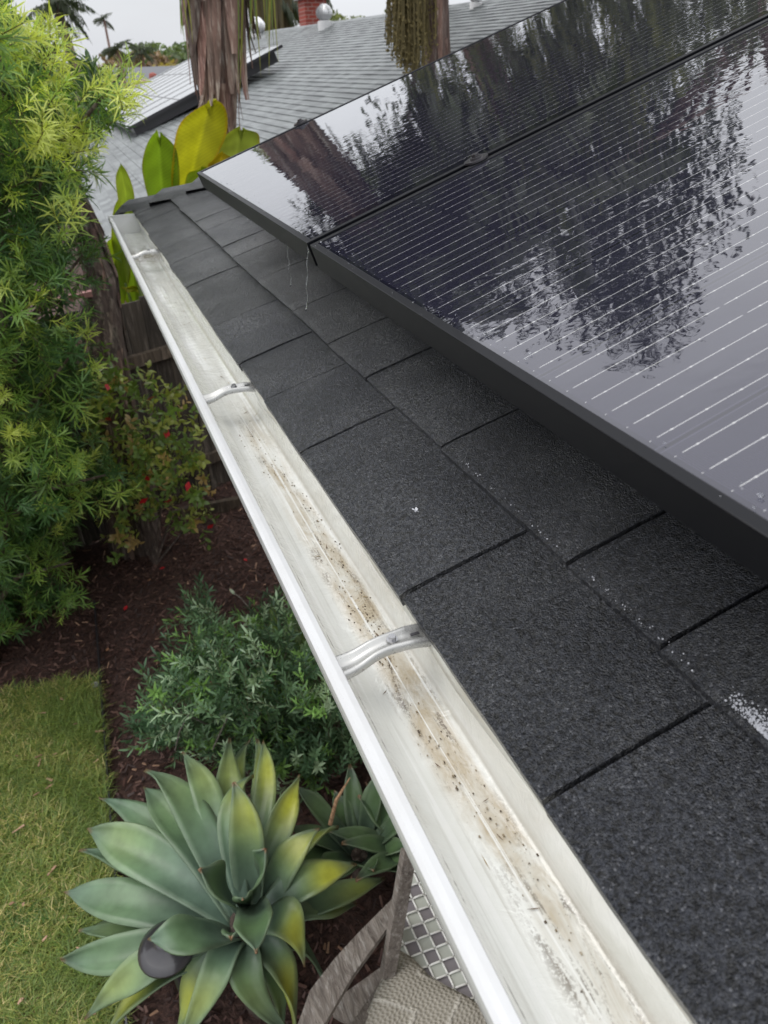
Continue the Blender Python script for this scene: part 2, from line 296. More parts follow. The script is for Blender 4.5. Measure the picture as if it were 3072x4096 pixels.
    M['stucco'] = mat('stucco', (.42, .39, .34), .9); M['white'] = mat('white_trim', (.8, .8, .8), .4); M['darkmetal'] = mat('dark_metal', (.035, .033, .038), .32, coat=.6, coatr=.08)
    m = mat('brown_shingle', rough=.8); n = NT(m); n.base(n.mix(n.noise(n.coord(), 3, 5, .7), (.13, .085, .07), (.27, .19, .155))); M['broof'] = m
    M['pink'] = mat('pink_paint', (.55, .27, .25), .7); n = NT(M['pink']); n.base(n.mix(n.noise(n.coord(), 25, 4, .7), (.62, .33, .31), (.32, .15, .13)))
    M['red'] = mat('red_leaf', (.50, .012, .02), .4); M['rust'] = mat('dry_leaf', (.35, .17, .09), .6)
    M['wire'] = mat('glazed_wire', (.88, .88, .85), .25, coat=.5); M['tile_dark'] = mat('tile_dark', (.24, .22, .235), .4); M['tile_pale'] = mat('tile_pale', (.50, .52, .47), .5)
    # cable-knit cotton
    m = mat('knit', (.5, .47, .41), .9); n = NT(m); sp = n.sep(n.coord()); a = n.math('MULTIPLY', sp[0], 400.); b = n.math('MULTIPLY', sp[1], 330.)
    dz = n.math('ABSOLUTE', n.math('SUBTRACT', n.math('FRACT', n.math('ADD', n.math('MULTIPLY', sp[0], 6.), n.math('MULTIPLY', n.math('ABSOLUTE', n.math('SUBTRACT', n.math('FRACT', n.math('MULTIPLY', sp[1], 5.5)), .5)), 1.4))), .5)); cab = n.rng(dz, .0, .10, 1., 0.)
    st = n.math('MULTIPLY', n.math('SINE', n.math('ADD', a, n.math('MULTIPLY', n.math('SINE', b), .9))), n.math('SINE', b)); h = n.math('ADD', n.math('MULTIPLY', st, .5), n.math('MULTIPLY', cab, 1.6))
    n.base(n.mix(n.rng(h, -.5, 1.), (.27, .245, .20), (.50, .47, .41))); n.normal(n.bump(h, 1., .004)); M['knit'] = m
build_materials()

# ------------------------------------------------------------------ ground
GZ = -2.5
def structure():
    b = MB(); n = 60; xs = np.r_[-1500, -300, -60, -12, np.linspace(-4, 4, 61), 12, 60, 300, 1500]; ys = np.r_[-1500, -100, -10, np.linspace(-1, 8, 71), 30, 100, 400, 1600]
    G = np.zeros((len(ys), len(xs), 3)); G[..., 0] = xs[None]; G[..., 1] = ys[:, None]; near = (np.abs(xs[None]) < 4.1) & (ys[:, None] > -1.1) & (ys[:, None] < 8.1)
    G[..., 2] = GZ + near * (rng.random(near.shape) - .5) * .03
    b.grid(G); o = b.build('ground', M['mulch'], smooth=True); tag(o, kind='structure')
structure()
LC = P(398, 2722, z=GZ); LB = P(444, 3330, z=GZ); LE = P(0, 2800, z=GZ)      # lawn corner, right edge, far edge
def lawn_edge_x(y): return LC[0] + (LB[0] - LC[0]) * (y - LC[1]) / (LB[1] - LC[1])
def lawn():
    ld = nrm(LE - LC); b = MB(); ny = 40; G = []
    for i in range(ny):
        y = LC[1] - i * .12; x1 = lawn_edge_x(y) ; G.append([[x1 - k * .15 , y + (k * .15) * -ld[1] / abs(ld[0]) * -1, GZ + .035 + .006 * math.sin(i * 1.3 + k)] for k in range(26)])
    b.grid(G); o = b.build('lawn', M['lawn'], smooth=True); tag(o, kind='structure')
    # steel edging strip
    e = MB(); e.beam((lawn_edge_x(LC[1] + .75) + .012, LC[1] + .75, GZ + .02), (lawn_edge_x(-1) + .012, -1, GZ + .02), .008, .07); o = e.build('edging_strip', M['darkmetal'])
    tag(o, 'thin dark edging strip between the lawn and the brown mulch bed', 'garden edging')
    # blades
    N = 70000; k = rng.random(N); yy = LC[1] - rng.random(N) * 2.6; off = rng.random(N) ** .9 * 1.1
    xx = lawn_edge_x(yy) - off + .01 * rng.random(N); yy = yy + off * ld[1] / abs(ld[0]) + rng.normal(0, .012, N) + .03 * np.sin(xx * 25)
    L = .03 + .045 * rng.random(N) * (.5 + .5 * np.sin(xx * 9 + 1.7 * np.sin(yy * 7)) ** 2 + .5); a = rng.random(N) * 2 * PI; lean = .4 + 1.5 * rng.random(N)
    d = np.stack([np.cos(a) * lean, np.sin(a) * lean, np.ones(N)], 1); d /= np.linalg.norm(d, axis=1)[:, None]
    s = np.stack([-np.sin(a), np.cos(a), 0 * a], 1); w = .0012 + .0010 * rng.random(N)
    p0 = np.stack([xx, yy, np.full(N, GZ + .03)], 1); p1 = p0 + d * (L * .6)[:, None]; d2 = d + np.stack([np.cos(a), np.sin(a), -.6 + 0 * a], 1) * .5; p2 = p1 + d2 * (L * .45)[:, None]
    V = np.stack([p0 - s * w[:, None], p0 + s * w[:, None], p1 + s * w[:, None], p1 - s * w[:, None], p2 + s * .0003, p2 - s * .0003], 1)
    F = np.array([[0, 1, 2, 3], [3, 2, 4, 5]])[None] + (np.arange(N) * 6)[:, None, None]
    pal = np.array([[.11, .16, .04], [.165, .20, .05], [.26, .26, .08], [.42, .35, .17], [.06, .12, .028]]); patch = np.sin(xx * 6 + 2 * np.sin(yy * 4.3)) * np.sin(yy * 5 + xx * 3)
    pr = rng.random(N) + .38 * patch; ci = np.where(pr < .38, 0, np.where(pr < .74, 1, np.where(pr < .93, 2, np.where(pr < 1.05, 3, 4))))
    c = np.repeat((pal[ci] * (.7 + .6 * rng.random((N, 1))))[:, None], 6, 1)
    b = MB(); b.add(V, F.reshape(-1, 4), c.reshape(-1, 3)); o = b.build('lawn_grass', M['grass']); tag(o, kind='stuff', label='patchy green and straw coloured lawn grass', cat='grass')
lawn()
def chips():
    N = 16000; x = rng.uniform(-1.9, 1.6, N); y = rng.uniform(1.0, 5.8, N); onl = (x < lawn_edge_x(y) + .01) & (y < LC[1] + .0); keep = ~onl | (rng.random(N) < .02); x, y, onl = x[keep], y[keep], onl[keep]; N = len(x)
    L = .010 + .022 * rng.random(N) ** 2; w = .003 + .004 * rng.random(N); a = rng.random(N) * 2 * PI; t = rng.normal(0, .35, N)
    d = np.stack([np.cos(a) * np.cos(t), np.sin(a) * np.cos(t), np.sin(t)], 1) * L[:, None]; s = np.stack([-np.sin(a), np.cos(a), rng.normal(0, .3, N)], 1) * w[:, None]; u = np.array([0, 0, .004])
    p = np.stack([x, y, GZ + .012 + .012 * rng.random(N) + .05 * onl], 1)
    V = np.stack([p - d - s, p + d - s * .6, p + d + s * .6, p - d + s, p - d - s + u, p + d - s * .6 + u, p + d + s * .6 + u, p - d + s + u], 1)
    F = np.array([[4, 5, 6, 7], [0, 1, 5, 4], [1, 2, 6, 5], [2, 3, 7, 6], [3, 0, 4, 7]])[None] + (np.arange(N) * 8)[:, None, None]
    r = rng.random(N) + onl; pal = np.array([[.05, .026, .022], [.12, .06, .048], [.20, .11, .085], [.50, .30, .20]]); ci = np.where(r < .45, 0, np.where(r < .82, 1, np.where(r < .975, 2, 3)))
    c = np.repeat(pal[ci][:, None], 8, 1); b = MB(); b.add(V, F.reshape(-1, 4), c.reshape(-1, 3)); o = b.build('bark_mulch', M['chips']); tag(o, kind='stuff', label='dark reddish brown bark mulch in the garden bed', cat='mulch')
chips()

# ------------------------------------------------------------------ our house: roof, eave, walls
house = empty('house', (X0 + .6, 0, GZ)); tag(house, 'house we stand at, black wet shingle roof above a white gutter', 'house')
def hipY(x): return 3.745 - .85 * (x - .25)
TW = [-3., -2.4, -2.1, -1.8, -1.5, -1.2, -.9, -.62, -.3, 0.02, .297, .581, .968, 1.196, 1.405, 1.683, 2.09, 2.405, 2.656, 2.98, 3.26, 3.5, 3.8]
def roof():
    b = MB(); sl = 5.2
    # deck (main face clipped at the hip), far hip face
    def edge_s(s): return hipY(X0 + s * CT)
    ss = np.linspace(0, sl, 30)
    b.grid([[RF(s, -6, -.002), RF(s, min(edge_s(s), 3.745), -.002)] for s in ss])
    H = RF(3.6, hipY(X0 + 3.6 * CT)); 
    b.addm([RF(0, 3.745), H, (H[0], 3.80, 0.0), (X0, 3.80, -.015)], [[[0, 1, 2, 3]]])
    b.addm([H, RF(5.2, edge_s(5.2)), (RF(5.2, 0)[0], 3.80, 0.)], [[[0, 1, 2]]]); b.addm([H, (RF(5.2, 0)[0], 3.80, 0.), (H[0], 3.8, 0.)], [[[0, 1, 2]]])
    E = .150; random.seed(3)
    for c in range(0, 26):
        s0 = c * E - (.012 if c == 0 else 0.); s1 = c * E + E + .03
        if c == 0: ys = TW
        elif c == 1: ys = [-3, -2.6, -2.2, -1.8, -1.45, -1.1, -.75, -.4, -.12, .13, .36, .50, .80, 1.09, 1.29, 1.54, 1.86, 2.16, 2.32, 2.62, 2.82, 3.2, 3.6, 3.8]
        else:
            ys = [-3.]
            while ys[-1] < 3.8: ys.append(ys[-1] + random.uniform(.17, .36))
        for a, d in zip(ys[:-1], ys[1:]):
            hx = lambda s: hipY(X0 + s * CT) - .03
            g = .0026; th = .0060 + random.uniform(-.0012, .0016); wob = [random.uniform(-.003, .003) for _ in range(2)]
            y0, y1 = a + g, d - g; m = 7; rows = []
            if y0 > hx(s0) - .02: continue
            f = random.uniform(.82, 1.16); col = (f, f, f * random.uniform(.98, 1.03))
            top = []; bot = []
            for q in range(m + 1):
                y = y0 + (y1 - y0) * q / m; wv = wob[0] * (1 - q / m) + wob[1] * q / m + random.uniform(-.0008, .0008)
                ya = min(y, hx(s0)); yb = min(y, hx(s1)); cup = .0012 * math.sin(q / m * PI)
                top.append((RF(s0 + wv, ya, th + .006 + cup), RF(s0 + .012 + wv, ya, th + .0068 + cup), RF(s0 + (s1 - s0) * .5, (ya + yb) / 2, th + .003 + cup), RF(s1, yb, .0015))); bot.append(RF(s0 + wv, ya, -.004 if c == 0 else .0008))
            T = np.array(top); Bt = np.array(bot)[:, None]; b.grid(np.concatenate([Bt, T], 1).transpose(1, 0, 2), col)
            for k in (0, m):   # side cheeks
                qd = np.array([top[k][0], top[k][2], top[k][3], RF((s0 + s1) / 2, top[k][2][1], -.001), bot[k]]); b.addm(qd, [[[0, 1, 3, 4]], [[1, 2, 3]]], col)
    o = b.build('roof', M['shingle'], house)
    tag(o, 'wet black asphalt shingle roof')
    # hip caps
    d = nrm(RF(1, hipY(X0 + CT)) - RF(0, hipY(X0))); up = np.array([0, 0, 1.]); side = nrm(np.cross(d, up)); 
    for i in range(7):
        p = RF(0, hipY(X0)) + d * (.20 * i - .02) + up * .012; q = p + d * .27; hc = MB(); f = random.uniform(.85, 1.1)
        r = lambda c0, w, h: [c0 + side * w + up * (h - .038), c0 + side * w * .5 + up * (h - .012), c0 + up * (h + .004), c0 - side * w * .5 + up * (h - .012), c0 - side * w + up * (h - .035)]
        hc.grid([r(p, .118, -.012), r(p, .121, .026), r(q, .115, .002)], (f, f, f)); o2 = hc.build('hip_cap', M['shingle'], o, bevel=0)
    for nm, mt, boxes in (('fascia', M['white_paint'], [((X0 + .022, -1.1, -.10), (.02, 9.6, .19)), ((X0 + 2.6, 3.77, -.10), (5.2, .02, .19))]),
                          ('soffit', M['stucco'], [((X0 + 2.6, -1.1, -.205), (5.16, 9.6, .012))]),
                          ('wall', M['stucco'], [((X0 + .62 + 2.2, -1.4, -1.36), (4.4, 9.6, 2.28))])):
        w = MB()
        for c_, d_ in boxes: w.box(c_, d_)
        w.build(nm, mt, house)
roof()

# ------------------------------------------------------------------ gutter
gut = empty('rain_gutter', (X0 - .06, 0, -.07)); tag(gut, 'long white metal rain gutter with open top along the edge of the black shingle roof', 'gutter')
GY0, GY1 = -1.2, 3.555
def gutter():
    ys = np.linspace(GY0, GY1, 60)
    prof = [(.1435, -.010), (.1432, -.002), (.1418, .0004), (.136, .0011), (.1305, .0008), (.1270, -.002), (.1262, -.008), (.1262, -.014), (.1300, -.020), (.1300, -.030), (.138, -.046), (.1500, -.060), (.158, -.075), (.160, -.0795), (.250, -.0795), (.2535, -.076), (.2535, -.004)]
    b = MB(); b.grid([[(x, y, z) for x, z in prof] for y in ys]); sh = b.build('gutter_shell', M['white_paint'], gut)
    tag(sh, 'white painted outer face and rolled front lip')
    inn = [(.1434, -.009), (.1425, -.016), (.1440, -.026), (.1530, -.048), (.1650, -.0630), (.1760, -.0700), (.1820, -.0722), (.2000, -.0732), (.2250, -.0732), (.2420, -.0722), (.2462, -.0700), (.2490, -.0640), (.2500, -.0500), (.2505, -.0300), (.2508, -.0200)]
    b = MB(); yy = np.linspace(GY0, GY1 - .004, 200); b.grid([[(x + .0006 * math.sin(y * 7 + x * 90), y, z + .0009 * math.sin(y * 11 + x * 60)) for x, z in inn] for y in yy]); o = b.build('trough', M['gutter_floor'], gut, smooth=True)
    tag(o, 'stained white inner trough with silt streaks and shallow water')
    b = MB(); b.prism([(x, GY1 - .003, z) for x, z in [(.1265, .002), (.1265, -.014), (.130, -.030), (.1500, -.060), (.160, -.0795), (.251, -.0795), (.251, .002)]], (0, .006, 0)); b.box((.189, GY1, .0025), (.128, .010, .006)); b.build('end_cap', M['white_paint'], gut)
    b = MB(); b.box((.135, 3.44, .0012), (.020, .004, .0032)); b.build('seam', M['white_paint'], gut)
    # drip edge flashing behind the shingle line, slightly wavy
    b = MB(); n = 160; yy = np.linspace(GY0, 3.60, n); r = []
    for y in yy:
        w = .0018 * math.sin(y * 9.) + .0012 * math.sin(y * 23 + 1) + random.uniform(-.0004, .0004)
        r.append([(.2515, y, -.028 + w * .3), (.2480 + w * .4, y, -.0275 + w), (.2462 + w, y, -.024 + w), (.2458 + w * 1.2, y, -.008 + w * .6), (.2475 + w, y, -.0015), (.2530, y, .0005)])
    b.grid(r); b.build('drip_edge', M['drip'], gut, smooth=True)
    for yc, yaw in ((.535, .02), (1.325, -.02), (2.75, .05)):
        h = MB(); n = 24; W_ = .0140; G = []
        for i in range(n):
            t = i / (n - 1); x = .1405 + t * (.247 - .1405); z = -.020 + .013 * (1 / (1 + math.exp(-(t - .32) * 14))) - .004 * max(0, t - .8) * 5
            yo = yc + yaw * (x - .2); ww = W_ * (1.0 + .12 * math.cos(t * PI * 2))
            pf = [(-ww, -.0065), (-ww, .0012), (-ww * .82, .0030), (-ww * .55, .0022), (-ww * .42, -.0012), (0, -.0018), (ww * .42, -.0012), (ww * .55, .0022), (ww * .82, .0030), (ww, .0012), (ww, -.0065)]
            G.append([(x, yo + a, z + c) for a, c in pf])
        h.grid(G); hg = h.build('hanger', M['galv'], gut, smooth=True); tag(hg, 'galvanised hanger strap across the gutter')
        s = MB(); cx = .1405 + .62 * .1065; cz = -.0050
        a = np.arange(6) * PI / 3; s.prism([(cx + .0042 * math.cos(k), yc + .0042 * math.sin(k), cz) for k in a], (0, 0, .0045)); a = np.arange(14) * 2 * PI / 14; s.prism([(cx + .0062 * math.cos(k), yc + .0062 * math.sin(k), cz - .0008) for k in a], (0, 0, .0012)); s.build('screw', M['screw'], hg)
        s = MB(); s.box((.232, yc, -.0068), (.010, .0035, .0010)); s.build('slot', M['darkmetal'], hg); s = MB(); s.box((.170, yc, -.0182), (.016, .003, .0010), R=np.array([[.96, 0, -.28], [0, 1, 0], [.28, 0, .96]])); s.build('slot', M['darkmetal'], hg)
gutter()
def grit():
    b = MB(); R = random.Random(12)
    for k in range(700):
        y = R.choice((.30, .42, .60, .66, .78, .93, 1.05, 1.18)) + R.gauss(0, .06); x = .222 + .012 * math.sin(y * 9) + R.gauss(0, .009) ; x = min(max(x, .19), .2455); r_ = .00018 + R.random() ** 4 * .0007; c = np.array([x, y, -.0728 + .0007 * 1]); q = R.random(); f = (.08, .055, .03) if q < .5 else (.22, .17, .10) if q < .85 else (.35, .30, .22)
        b.box(c, (r_ * 2, r_ * R.uniform(2, 4), r_ * 1.2), col=f)
    for k in range(34):
        y = R.uniform(.25, 2.9); x = R.uniform(.19, .243); a = R.random() * PI; d = np.array([math.cos(a), math.sin(a), 0]) * R.uniform(.003, .009); w_ = np.array([-math.sin(a), math.cos(a), 0]) * R.uniform(.0004, .0013); c = np.array([x, y, -.0718]); b.add([c - d, c + w_, c + d + [0, 0, .001], c - w_], [[0, 1, 2, 3]], (.13, .08, .04) if k % 3 else (.30, .22, .10))
    o = b.build('gutter_grit', M['chips']); tag(o, kind='stuff', label='dark roof grit and plant bits lying in the gutter', cat='grit')
grit()

# ------------------------------------------------------------------ solar panels on our roof
PHI = math.radians(0)
def panel_point(w, l, h, y0, x0=.333, z0=None):
    # w: metres from the far side edge towards us, l: up the slope, h: above glass plane; the array tips up slightly at its far end
    off = .22 + .02 * ((y0 - w) - .25) / 2.
    base = np.array([x0, y0 - w, (x0 - X0) * math.tan(TH) + off / CT])
    return base + np.array([CT, 0, ST]) * l + np.array([-ST, 0, CT]) * h
def solar_panel(y0, label, wdt=1.04, lng=1.66):
    root = empty('solar_panel', tuple(panel_point(wdt / 2, 0, -.04, y0))); tag(root, label, 'solar panel', 'black solar panels mounted over our roof')
    pp = lambda w, l, h: panel_point(w, l, h, y0)
    b = MB(); lip = .011; H = -.040
    def bar(w0, w1, l0, l1, h0, h1): b.hexa([pp(w0, l0, h0), pp(w1, l0, h0), pp(w1, l1, h0), pp(w0, l1, h0), pp(w0, l0, h1), pp(w1, l0, h1), pp(w1, l1, h1), pp(w0, l1, h1)])
    bar(0, wdt, 0, lip, H, 0); bar(0, wdt, lng - lip, lng, H, 0); bar(0, lip, lip, lng - lip, H, 0); bar(wdt - lip, wdt, lip, lng - lip, H, 0)
    bar(0, wdt, lip, .034, H, H + .002); bar(0, wdt, lng - .034, lng - lip, H, H + .002)
    fr = b.build('frame', M['frame'], root, bevel=.0016)
    g = MB(); nx, ny = 30, 40; G = [[pp(lip + (wdt - 2 * lip) * i / nx, lip + (lng - 2 * lip) * j / ny, -.0016) for i in range(nx + 1)] for j in range(ny + 1)]
    g.grid(G); go = g.build('glass', M['glass'], root, smooth=True)
    me = go.data; uv = me.uv_layers.new(name='UVMap'); co = np.array([[lip + (wdt - 2 * lip) * i / nx, lip + (lng - 2 * lip) * j / ny] for j in range(ny + 1) for i in range(nx + 1)])
    vi = np.zeros(len(me.loops), int); me.loops.foreach_get('vertex_index', vi); uv.data.foreach_set('uv', co[vi].astype(np.float32).ravel())
    bs = MB(); bs.hexa([pp(lip, lip, -.007), pp(wdt - lip, lip, -.007), pp(wdt - lip, lng - lip, -.007), pp(lip, lng - lip, -.007), pp(lip, lip, -.0055), pp(wdt - lip, lip, -.0055), pp(wdt - lip, lng - lip, -.0055), pp(lip, lng - lip, -.0055)]); bs.build('back_sheet', M['darkmetal'], root)
    return root, pp
pa, ppa = solar_panel(2.216, 'far solar panel, reflecting palm trunks and the far end of the roof beyond its edge')
pb, ppb = solar_panel(1.160, 'near solar panel with pale sky and a feathery tree reflected in its wet glass')
def clamp(pp, w, l, root):
    b = MB()
    c = pp(w, l, .001); a = np.arange(16) * 2 * PI / 16; up = pp(w, l, 1) - pp(w, l, 0); up = nrm(up); ex = np.array([CT, 0, ST]); ey = np.array([0, -1., 0])
    b.prism([c + ex * .021 * math.cos(k) + ey * .017 * math.sin(k) for k in a], up * .003)
    b.prism([c + up * .003 + ex * .011 * math.cos(k) + ey * .010 * math.sin(k) for k in a], up * .003)
    k6 = np.arange(6) * PI / 3; b.prism([c + up * .005 + ex * .0065 * math.cos(k) + ey * .0065 * math.sin(k) for k in k6], up * .0055); b.build('clamp', M['darkmetal'], root)
clamp(ppa, -.002, .325, pa); clamp(ppa, -.002, 1.3, pa); clamp(ppb, -.007, .315, pb); clamp(ppb, -.007, 1.3, pb)
for l, lab in ((.32, 'lower black mounting rail under the solar panels'), (1.3, 'upper black mounting rail under the solar panels')):
    r = empty('mounting_rail', tuple(panel_point(1, l, -.08, 2.2))); tag(r, lab, 'mounting rail', 'rails under our solar panels')
    b = MB(); b.beam(panel_point(.03, l, -.062, 2.216), panel_point(2.05, l, -.062, 2.216), .035, .04); b.build('rail', M['darkmetal'], r)
    for w in (.25, 1.1, 1.9):
        if w < .5 and l > 1: continue
        b = MB(); p = panel_point(w, l, -.08, 2.216); hh = .14; b.beam(p, p - np.array([-ST, 0, CT]) * hh, .03, .03, up=(0, 1, 0)); b.build('foot', M['darkmetal'], r)

# water running off the frame and small finds on the shingles
def water():
    def jet(name, a, b_, r, label, cat='water drip', drop=True):
        a = np.array(a); b_ = np.array(b_); n = 14; pts = [a + (b_ - a) * t + np.array([.0012 * math.sin(t * 17), .001 * math.cos(t * 13), -.012 * t * t + .012 * t]) for t in np.linspace(0, 1, n)]
        m = MB(); rr = [r * (1 + .35 * math.sin(i * 1.9)) for i in range(n)]; rr[-2:] = [r * 1.7, r * 2.3] if drop else [r, r]; m.tube(pts, np.array(rr) * .42, 7); o = m.build(name, M['water'], smooth=True); tag(o, label, cat)
    jet('water_drip', ppa(1.045, -.002, -.004), ppa(1.075, -.050, -.085), .0022, 'water trickle falling from the frames where the two solar panels meet')
    jet('water_drip', ppa(.88, -.002, -.030), ppa(.905, -.030, -.095), .0013, 'short water trickle dripping from the far panel onto the shingles')
    q = P(1712, 1380, Y=ppb(.52, 0, -.04)[1]); jet('water_drip', ppb(.520, -.001, -.040), np.array(ppb(.520, -.001, -.04)) - np.array([0, 0, .098]), .0006, 'hair thin straight thread of water falling from the near panel frame', drop=True)
    # small water beads along the frame's lower rim
    m = MB()
    for i in range(60):
        w = rng.random() * 1.03; base = (ppa if i % 3 == 0 else ppb)(w, .003 + rng.random() * .03, .0002); r = .0005 + rng.random() * .0011
        th_ = np.linspace(0, 2 * PI, 7)[:-1]; m.prism([base + np.array([CT * r * math.cos(k), r * 1.6 * math.sin(k), ST * r * math.cos(k)]) for k in th_], np.array([-ST, 0, CT]) * r * .5)
    o = m.build('water_beads', M['water']); tag(o, 'clear water beads along the lower rims of the panels', 'water', kind='stuff')
    m = MB()
    for i in range(1700):     # froth held at the second course line, thickest near us
        t = (rng.random() + rng.random()) / 2; y = .175 + .115 * t if rng.random() < .93 else .16 + rng.random() * .6; s = .1535 + abs(rng.normal(0, .0065)) * (1.1 if y < .295 else .5)
        r = .0002 + rng.random() ** 2 * .0008; c = RF(s, y, .0150); a = np.arange(5) * 2 * PI / 5
        m.prism([c + np.array([r * math.cos(k) * CT, r * math.sin(k), r * math.cos(k) * ST]) for k in a], np.array([-ST, 0, CT]) * r)
    o = m.build('water_froth', M['froth']); tag(o, 'white water froth along the shingle step', 'froth', kind='stuff')
    m = MB(); c = P(1678, 2033, z=.035); c = RF((c[0] - X0) / CT, c[1], .0125); 
    for k in range(7):
        a = k * .9 + .3; L_ = .0025 + .002 * (k % 3); d = np.array([math.cos(a) * CT, math.sin(a), math.cos(a) * ST]); s_ = np.cross(d, [0, 0, 1]); up = np.array([-ST, 0, CT])
        m.add([c - s_ * .0015, c + s_ * .0015, c + d * L_ + s_ * .0008 + up * .002, c + d * L_ - s_ * .0008 + up * .0015], [[0, 1, 2, 3]])
    o = m.build('paint_flake', M['froth']); tag(o, 'tiny white flake lying on the wet black shingles', 'flake')
water()

# ------------------------------------------------------------------ leaf clusters
def inpoly(x, y, poly):
    poly = np.asarray(poly, float); ins = np.zeros(len(x), bool); j = len(poly) - 1
    for i in range(len(poly)):
        xi, yi = poly[i]; xj, yj = poly[j]; c = ((yi > y) != (yj > y)) & (x < (xj - xi) * (y - yi) / (yj - yi + 1e-9) + xi); ins ^= c; j = i
    return ins
def sample(poly, n):
    poly = np.asarray(poly, float); lo, hi = poly.min(0), poly.max(0); X, Y = [], []
    while sum(map(len, X)) < n:
        x = rng.uniform(lo[0], hi[0], n * 2); y = rng.uniform(lo[1], hi[1], n * 2); k = inpoly(x, y, poly); X.append(x[k]); Y.append(y[k])
    return np.concatenate(X)[:n], np.concatenate(Y)[:n]
def rays(px, py):
    v = np.stack([px - 1536., py - 2048., np.full(len(px), FPX)], 1); return v @ RM.T
def sprig(nl, leafL, leafW, a0=35, a1=65, twist=137.5, start=.1, oval=False, twig=.02, droop=.25):
    V = []; F = []; k = 0; T = []
    for j in range(nl):
        z = start + (1 - start) * j / max(1, nl - 1); az = math.radians(twist * j + random.uniform(-15, 15)); an = math.radians(random.uniform(a0, a1) * (1 - .45 * j / nl)); L = leafL * random.uniform(.75, 1.15)
        d = np.array([math.sin(an) * math.cos(az), math.sin(an) * math.sin(az), math.cos(an)]); s = nrm(np.cross(d, [0, 0, 1.])) ; b0 = np.array([0, 0, z]); out = np.array([math.cos(az), math.sin(az), 0])
        ws = (.25, 1., .7, .06) if oval else (.5, 1., .8, .1)
        for q, (t, w) in enumerate(zip((0, .38, .72, 1.), ws)):
            c = b0 + d * L * t + out * droop * L * t * t * .6 - np.array([0, 0, 1]) * droop * L * t * t; V += [c - s * leafW / 2 * w, c + s * leafW / 2 * w]; T += [t, t]
        F += [[k, k + 1, k + 3, k + 2], [k + 2, k + 3, k + 5, k + 4], [k + 4, k + 5, k + 7, k + 6]]; k += 8
    for a in (0, PI / 2):
        s = np.array([math.cos(a), math.sin(a), 0]) * twig; V += [-s, s, s * .4 + [0, 0, 1], -s * .4 + [0, 0, 1]]; F += [[k, k + 1, k + 2, k + 3]]; k += 4; T += [-1] * 4
    return np.array(V), np.array(F), np.array(T)
def scatter(mb, tmpl, pos, dirs, scale, col, twigcol=(.05, .035, .02)):
    V, F, T = tmpl; N = len(pos); d = dirs / np.linalg.norm(dirs, axis=1)[:, None]; r = rng.normal(size=(N, 3)); x = np.cross(r, d); x /= np.linalg.norm(x, axis=1)[:, None]; y = np.cross(d, x)
    Rm = np.stack([x, y, d], 2); W_ = np.einsum('nij,kj->nki', Rm, V) * np.asarray(scale).reshape(-1, 1, 1) + pos[:, None]
    f = F[None] + (np.arange(N) * len(V))[:, None, None]; c = np.repeat(col[:, None], len(V), 1) * (1 + .25 * np.clip(T, 0, 1))[None, :, None]; c[:, T < 0] = twigcol
    mb.add(W_.reshape(-1, 3), f.reshape(-1, F.shape[1]), c.reshape(-1, 3))

